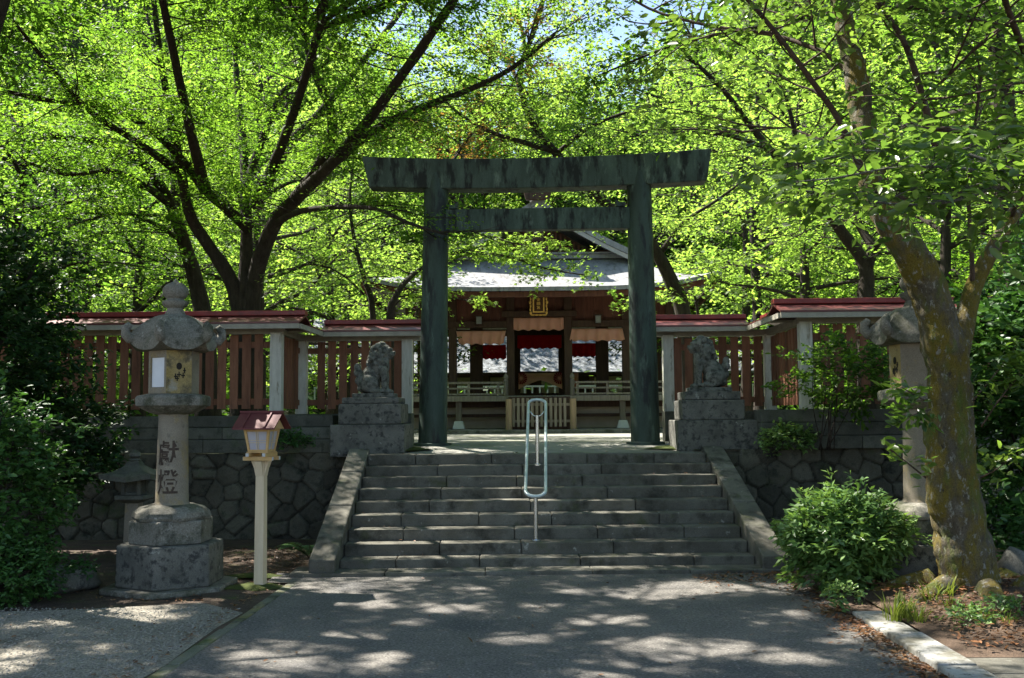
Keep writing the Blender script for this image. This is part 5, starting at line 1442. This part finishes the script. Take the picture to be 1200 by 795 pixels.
# ================================================================== WOOD BEHIND
def wood_tree(seed, H, R, leafmat, per=17, size=(.09, .15)):
    T = Tree(seed); g = random.Random(seed); b = Vector((0, 0, 0))
    tp = [Vector((g.uniform(-.25, .25) * t, g.uniform(-.25, .25) * t, H * t * .95)) for t in (0, .2, .4, .6, .8, 1)]
    T.limb(tp, .22, .04, 8, .4); cp = catmull(tp, 6); nl = 20
    for k in range(nl):
        t = .22 + .76 * k / nl; q = cp[int(t * (len(cp) - 1))]; a = k * 2.4 + g.uniform(-.4, .4); L = R * (1.05 - .75 * max(0, (k / nl - .3) / .7) ** 1.5) * g.uniform(.75, 1.15)
        d = Vector((math.cos(a), math.sin(a), .15 + .5 * k / nl)); pts = [q]
        for j in range(4): d = (d + Vector((g.gauss(0, .18), g.gauss(0, .18), g.gauss(-.03, .1)))).normalized(); pts.append(pts[-1] + d * L / 4)
        pp, _ = T.limb(pts, .07, .015, 5); T.sprout(pp, start=.25, step=.5, L=(.9, 2.0), flat=.3, tw_step=.24, tw_L=(.4, .9), r0=.015)
    root = empty('wood_tree', (0, 0, 0), 'x', 'tree', 'trees of the wood behind the shrine')
    T.mb.build('trunk', 'bark_dark', root, smooth='all')
    link_mesh('crown', T.leaves('crown', per=per, size=size, mat=leafmat, tilt=.5, spread=.09), root)
    return root

protos = [wood_tree(41, 9, 3.4, 'leaf_bright'), wood_tree(42, 10, 3.6, 'leaf_maple'), wood_tree(43, 8, 3.2, 'leaf_green'), wood_tree(44, 9.5, 3.8, 'leaf_bright')]
spots = []
R = random.Random(5)
# beside and behind the shrine, then up the slope
for (x, y) in ((-9.5, 24), (-6.8, 24.5), (-5.9, 29), (-8.5, 31), (-12.5, 28), (-6.6, 35), (-11, 36), (6.5, 25), (9.3, 23.5), (6.6, 30.5), (9.8, 30), (12.8, 26), (7.2, 36), (11.5, 36),
               (-14, 22), (15, 21), (-16, 33), (16.5, 33), (-3.6, 50), (3.8, 50.5), (0, 53), (-7.5, 51), (7.8, 52), (-12, 47), (12.5, 46), (-15, 42), (-19, 46), (-14, 53), (-20, 54), (-24, 40), (15, 42), (19, 47), (14, 53), (21, 54), (24, 40), (-20, 30), (20, 31), (1.2, 50.2), (-2.6, 51.8), (5.2, 51.5), (-5.6, 54), (3.0, 55), (-.6, 56.5), (8.5, 55), (-9.5, 56), (-13, 17.5), (11.2, 18.2), (13.5, 15.5), (-10.2, 19.5)):
    spots.append((x, y))
for row, y in enumerate((58, 64, 71, 79, 87)):
    for k in range(-4, 5): spots.append((k * 6.2 + (row % 2) * 3 + R.uniform(-1.2, 1.2), y + R.uniform(-2, 2)))
used = set()
for i, (x, y) in enumerate(spots):
    k = R.randrange(4)
    o = copy_tree(protos[k]) if k in used else protos[k]; used.add(k)
    s = R.uniform(.85, 1.2) * (1.75 if 49.9 < y < 57 and abs(x) < 10 else 1.15 if y > 45 else 1)
    o.location = (x, y, hz(x, y) - .15); o.rotation_euler = (0, 0, R.uniform(0, 6.28)); o.scale = (s, s, s * R.uniform(.95, 1.15))
    o['label'] = ('bright green broadleaf tree in the wood left of the shrine' if x < -4.5 else 'bright green broadleaf tree in the wood right of the shrine' if x > 4.5 else 'bright green broadleaf tree on the slope above the shrine roof')
    o['group'] = ('wood left of the shrine' if x < -4.5 else 'wood right of the shrine' if x > 4.5 else 'wood above the shrine')

# undergrowth on the slope: nobody could count it
g = np.random.default_rng(8); N = 220000
X = g.uniform(-38, 38, N); Y = g.uniform(17.5, 92, N); X = np.where(Y > 48, X * 1.2, X)
m_ = ~((np.abs(X) < 9.2) & (Y < 38)) ; m_ &= ~((np.abs(X) < 10.5) & (Y > 39) & (Y < 49))
X, Y = X[m_], Y[m_]; Z = np.array([hz(a, c) for a, c in zip(X, Y)]) + g.gamma(2, .35, len(X))
me = leaf_mesh('undergrowth', np.stack([X, Y, Z], 1), g.normal(0, .6, (len(X), 3)) + np.array([0, -.2, 1]), g.normal(0, 1, (len(X), 3)) * np.array([1, 1, .4]), g.uniform(.18, .42, len(X)), KITE, 'leaf_green')
tag(link_mesh('undergrowth', me), kind='stuff')

NARROW = (np.array([(0, 0, 0), (.5, .19, .04), (1, 0, -.05), (.5, -.19, .04)]), [[0, 1, 2, 3]])
# ================================================================== SHRUBS AND SMALL PLANTS
def shrub(name, label, cat, base, centre, rad, n_stem, n_twig, per, size, leafmat, seed, tilt=.6, tmpl=OVAL, lump=.25, tw_L=(.12, .28), flat=.6, group=None, shell=.55, stem_r=.016, updir=(0, -.25, 1)):
    T = Tree(seed); g = random.Random(seed); b = Vector(base); c = Vector(centre)
    ph = [g.uniform(0, 6.28) for _ in range(6)]
    for k in range(n_stem):
        a = g.uniform(0, 6.28); f = g.uniform(.3, .9)
        e = c + Vector((math.cos(a) * rad[0] * f, math.sin(a) * rad[1] * f, g.uniform(-.1, .8) * rad[2]))
        s0 = b + Vector((g.uniform(-.1, .1), g.uniform(-.1, .1), 0)); mid = s0.lerp(e, .5) + Vector((g.uniform(-.1, .1), g.uniform(-.1, .1), .1 * rad[2]))
        T.limb([s0, mid, e], stem_r, stem_r * .4, 5)
    for k in range(n_twig):
        u = Vector((g.gauss(0, 1), g.gauss(0, 1), g.gauss(.15, 1))).normalized()
        th = math.atan2(u.y, u.x); lum = 1 + lump * (math.sin(3 * th + ph[0] + 2 * u.z) * .5 + math.sin(5 * th + ph[1] - 4 * u.z) * .35 + math.sin(7 * u.z + ph[2]) * .35)
        rr = (shell + (1 - shell) * g.random()) * lum
        q = c + Vector((u.x * rad[0], u.y * rad[1], u.z * rad[2])) * rr
        if q.z < b.z + .03: continue
        d = (u + Vector((g.gauss(0, .4), g.gauss(0, .4), g.gauss(.15, .35)))).normalized(); d.z *= flat; d.normalize()
        T.tw.append((*q, *d, g.uniform(*tw_L)))
    return finish_tree(T, name, b, label, cat, 'bark_dark', group, leaf_kw=dict(per=per, size=size, mat=leafmat, tmpl=tmpl, tilt=tilt, droop=.1, spread=.02, updir=updir))

shrub('shrub', 'pale bright green bushy shrub at the foot of the stairs on the right', 'shrub', (2.86, 9.95, 0), (2.86, 9.9, .50), (.54, .46, .39), 16, 950, 12, (.06, .105), 'leaf_bush', 51, tilt=.6, lump=.3, tw_L=(.06, .18), tmpl=NARROW)
shrub('shrub', 'tall dark evergreen shrub at the left edge, in front of the fence', 'shrub', (-5.4, 9.95, 0), (-5.38, 9.85, 1.02), (.64, .6, .93), 14, 620, 12, (.06, .095), 'leaf_shrub', 52, lump=.32, tw_L=(.15, .36), flat=.45)
shrub('evergreen_tree', 'dark evergreen tree at the left edge rising above the fence', 'tree', (-7.3, 12.4, 0), (-7.25, 12.3, 2.65), (1.45, 1.2, 1.5), 18, 1700, 13, (.08, .12), 'leaf_camellia', 53, lump=.4, flat=.4, tw_L=(.2, .45), stem_r=.05)
shrub('shrub', 'dark evergreen shrub with glossy leaves between the left fence and the small lantern', 'shrub', (-6.3, 12.9, 0), (-6.25, 12.9, 1.35), (.85, .6, .7), 12, 700, 12, (.06, .10), 'leaf_camellia', 54, lump=.3, tw_L=(.12, .3))
shrub('shrub', 'low spreading shrub with small leaves at the bottom of the left edge', 'shrub', (-5.15, 9.6, 0), (-5.15, 9.55, .26), (.75, .42, .27), 12, 700, 12, (.035, .06), 'leaf_shrub', 55, lump=.3, tw_L=(.08, .2))
shrub('shrub', 'leafy shrub hanging over the right wall in front of the fence', 'shrub', (3.75, 13.6, 1.2), (4.0, 13.45, 2.15), (.72, .45, .40), 10, 260, 11, (.055, .095), 'leaf_green', 56, lump=.35, tw_L=(.15, .35), stem_r=.01)
shrub('shrub', 'tall dark green shrub at the right edge behind the leaning tree', 'shrub', (5.3, 10.8, 0), (5.4, 10.8, 1.9), (1.05, .9, 1.6), 16, 1700, 11, (.08, .13), 'leaf_shrub', 57, lump=.35, tw_L=(.15, .4), stem_r=.02)
shrub('shrub', 'low leafy weed in the shade right of the leaning tree', 'plant', (4.75, 9.9, 0), (4.8, 9.9, .35), (.4, .4, .4), 8, 160, 9, (.06, .1), 'leaf_shrub', 58, tw_L=(.1, .2), stem_r=.008)
shrub('wall_plant', 'bright green creeping plant on top of the wall beside the right pedestal', 'plant', (3.3, 14.0, 1.2), (3.32, 13.92, 1.28), (.32, .2, .22), 6, 170, 10, (.05, .08), 'leaf_bush', 59, tw_L=(.06, .15), stem_r=.006)
shrub('wall_plant', 'trailing green plant hanging down the rubble wall by the right side slab', 'plant', (3.10, 13.85, 1.1), (3.08, 13.82, .85), (.14, .12, .38), 4, 90, 9, (.045, .07), 'leaf_bush', 60, tw_L=(.05, .12), stem_r=.005)
shrub('wall_plant', 'small weed on top of the left wall beside the left pedestal', 'plant', (-3.55, 14.35, 1.25), (-3.5, 14.25, 1.32), (.3, .18, .14), 6, 110, 9, (.04, .07), 'leaf_shrub', 61, tw_L=(.06, .14), stem_r=.005)

# fern by the left side slab
T = Tree(63); fb_ = Vector((-2.62, 11.75, 0)); fp, fn_, fd, fs_ = [], [], [], []
root = empty('fern', fb_, 'fern with arching fronds at the foot of the left side slab', 'fern'); mbf = MB()
for k in range(15):
    a = random.uniform(0, 6.28); L = random.uniform(.3, .5); d = Vector((math.cos(a), math.sin(a), 0)); pts = []
    for j in range(12):
        t = j / 11; pts.append(fb_ + d * L * t * .9 + Vector((0, 0, .06 + L * (1.1 * t - .75 * t * t))))
    mbf.tube(pts, [.004 * (1 - .7 * j / 11) for j in range(12)], 4)
    for j in range(2, 12):
        tg = (pts[min(j + 1, 11)] - pts[j - 1]).normalized(); sd = tg.cross(Vector((0, 0, 1))).normalized(); ll = .11 * math.sin(math.pi * (j + 1) / 13.5)
        for s in (-1, 1):
            for h in (0, .5):
                q = pts[j] - tg * .015 * h * 2; fp.append(q); fn_.append(Vector((0, 0, 1)) + d * .2); fd.append(sd * s + tg * .5); fs_.append(ll * (1 - .1 * h))
mbf.build('frond_stems', 'bark_dark', root)
FERN = (np.array([(0, 0, 0), (.4, .11, .02), (1, 0, -.05), (.4, -.11, .02)]), [[0, 1, 2, 3]])
link_mesh('fronds', leaf_mesh('fronds', np.array(fp), np.array(fn_), np.array(fd), np.array(fs_), FERN, 'leaf_shrub'), root)

def tuft(x, y, z, n, L, label, seed, mat='grass', w=.085):
    n = int(n * 1.8); g = random.Random(seed); V = []; Fc = []
    for k in range(n):
        a = g.uniform(0, 6.28); d = Vector((math.cos(a), math.sin(a), 0)); s = d.cross(Vector((0, 0, 1))); l = L * g.uniform(.5, 1.1); b0 = Vector((x, y, z - .02)) + d * g.uniform(0, .09); lean = g.uniform(.1, .8); ww = w * l * .35
        i = len(V)
        for t in (0, .35, .7):
            q = b0 + d * l * lean * t * t + Vector((0, 0, l * (t - .3 * lean * t * t))); V += [q - s * ww * (1 - t * .6), q + s * ww * (1 - t * .6)]
        V.append(b0 + d * l * lean + Vector((0, 0, l * (1 - .3 * lean))))
        Fc += [(i, i + 1, i + 3, i + 2), (i + 2, i + 3, i + 5, i + 4), (i + 4, i + 5, i + 6)]
    root = MB().add(V, Fc).build('grass_tuft', mat)
    return tag(root, label, 'grass tuft', 'grass tufts on the bank')
for i, (px, py, Y, n, L, lb) in enumerate(((1047, 722, 8.35, 40, .24, 'grass tuft on the kerb edge, nearest the bush'), (1062, 715, 8.45, 34, .20, 'grass tuft right behind the one on the kerb edge'), (1090, 688, 8.8, 30, .26, 'upright grass tuft left of the tree foot'), (1105, 680, 8.9, 26, .3, 'tall thin grass tuft touching the tree foot'),
                                         (1150, 730, 8.1, 36, .16, 'low grass tuft on the bank in front of the tree'), (1180, 738, 8.0, 36, .15, 'low grass tuft at the right edge of the bank'), (1128, 725, 8.2, 26, .14, 'small grass tuft in the middle of the bank'), (1075, 728, 8.25, 40, .17, 'wide grass tuft midway along the kerb'), (1112, 705, 8.55, 36, .2, 'pale grass tuft just left of the tree root'), (1158, 712, 8.5, 30, .15, 'short grass tuft right of the tree root'))):
    q = P(px, py, Y); tuft(q.x, Y, .07, n, L, lb, 70 + i)
for i, (px, py, Y, lb) in enumerate(((1135, 730, 8.05, 'small leafy weed on the bank in front of the tree'), (1192, 722, 8.3, 'small leafy weed at the right edge of the bank'), (1168, 728, 8.15, 'small leafy weed in the middle of the bank'), (990, 720, 9.0, 'small fern-like weed beside the start of the kerb'))):
    q = P(px, py, Y); shrub('weed', lb, 'weed', (q.x, Y, .04), (q.x, Y, .12), (.16, .14, .09), 4, 42, 7, (.03, .06), 'leaf_bush', 80 + i, tw_L=(.04, .09), stem_r=.003)

# boulder at the right edge, small stones in the left shade
def rock(c, r3, label, seed):
    g = random.Random(seed); bm = bmesh.new(); bmesh.ops.create_icosphere(bm, subdivisions=3, radius=1)
    ph = [g.uniform(0, 6) for _ in range(6)]
    for v in bm.verts:
        n = v.co.normalized(); k = 1 + .14 * math.sin(3 * n.x + ph[0]) * math.sin(3 * n.y + ph[1]) + .08 * math.sin(6 * n.z + ph[2] + 4 * n.x) + g.uniform(-.02, .02)
        v.co = Vector((n.x * r3[0], n.y * r3[1], n.z * r3[2])) * k
    me = bpy.data.meshes.new('boulder'); bm.to_mesh(me); bm.free(); me.materials.append(M['pedestal_stone'])
    me.polygons.foreach_set('use_smooth', [True] * len(me.polygons))
    o = bpy.data.objects.new('boulder', me); C.objects.link(o); o.location = c; return tag(o, label, 'stone')
q = P(1197, 652, 9.6); rock((q.x, 9.6, .22), (.2, .18, .24), 'rounded grey stone standing at the right edge under the shrub', 1)
q = P(75, 668, 10.3); rock((q.x, 10.3, .06), (.34, .25, .16), 'low dark stone in the shade beside the left shrub', 2)

# ================================================================== LITTER
g = np.random.default_rng(21)
def scatter_leaves(name, pts, size, mat, lift=.008):
    n = len(pts); me = leaf_mesh(name, pts + np.array([0, 0, lift]), g.normal(0, .25, (n, 3)) + np.array([0, 0, 1]), g.normal(0, 1, (n, 3)) * np.array([1, 1, .12]), g.uniform(*size, n), OVAL, mat)
    return tag(link_mesh(name, me), kind='stuff')
pts = []
for k in range(1900):      # drift along the right kerb and at the stair foot
    y = g.uniform(5.5, 11.2); x = 2.60 - abs(g.normal(0, .14)) if y < 9.2 else 2.75 - abs(g.normal(0, .2)); pts.append((x, y, .004))
for k in range(420): pts.append((g.uniform(1.6, 2.9), 11.0 - abs(g.normal(0, .35)), .006))
for k in range(70): pts.append((g.uniform(-2.4, 2.4), g.uniform(5, 10.9), .004))
for k in range(2600): 
    x, y = g.uniform(2.95, 5.2), g.uniform(7.3, 9.6); d = math.exp(-(((x - 4.25) / 1.5) ** 2 + ((y - 9.2) / 1.3) ** 2)); pts.append((x, y, .065 + .16 * d))
scatter_leaves('fallen_leaves', np.array(pts), (.025, .065), 'fallen')
pts = []
for k in range(1500): pts.append((-2.62 - abs(g.normal(0, 1.1)), g.uniform(9.6, 13.5) , -.022))
for k in range(170): pts.append((-2.66 - abs(g.normal(0, .12)), g.uniform(6.2, 10.3), .0))
for k in range(160): pts.append((g.uniform(-6, -2.7), g.uniform(6.3, 9.6), .0))
scatter_leaves('fallen_leaves', np.array(pts), (.02, .05), 'fallen')
# step litter
pts = []
for k in range(160):
    s = g.integers(0, 9); x = g.uniform(-2.2, 2.25) if g.random() < .4 else 2.25 - abs(g.normal(0, .25)); pts.append((x, 11.36 + .31 * s + g.uniform(.03, .28) + x * .045, .129 * (s + 1) + .006))
scatter_leaves('fallen_leaves', np.array(pts), (.02, .045), 'fallen')
# loose pebbles on the gravel
n = 9000; X = g.uniform(-6.5, -2.66, n); Y = 5.6 + g.uniform(0, 1, n) ** 1.3 * 3.6; S = g.uniform(.005, .013, n)
base_v = np.array([(1, 0, 0), (0, 1, 0), (-1, 0, 0), (0, -1, 0), (0, 0, .7)]) ; V = (base_v[None] * (1 + g.normal(0, .2, (n, 5, 1))) * S[:, None, None]) + np.stack([X, Y, np.full(n, -.003)], 1)[:, None, :]
f = np.array([(0, 1, 4), (1, 2, 4), (2, 3, 4), (3, 0, 4)]); Fc = (np.arange(n)[:, None, None] * 5 + f[None]).reshape(-1, 3)
me = bpy.data.meshes.new('loose_gravel'); me.from_pydata(V.reshape(-1, 3).tolist(), [], Fc.tolist()); me.materials.append(M['pebble'])
tag(link_mesh('loose_gravel', me), kind='stuff')
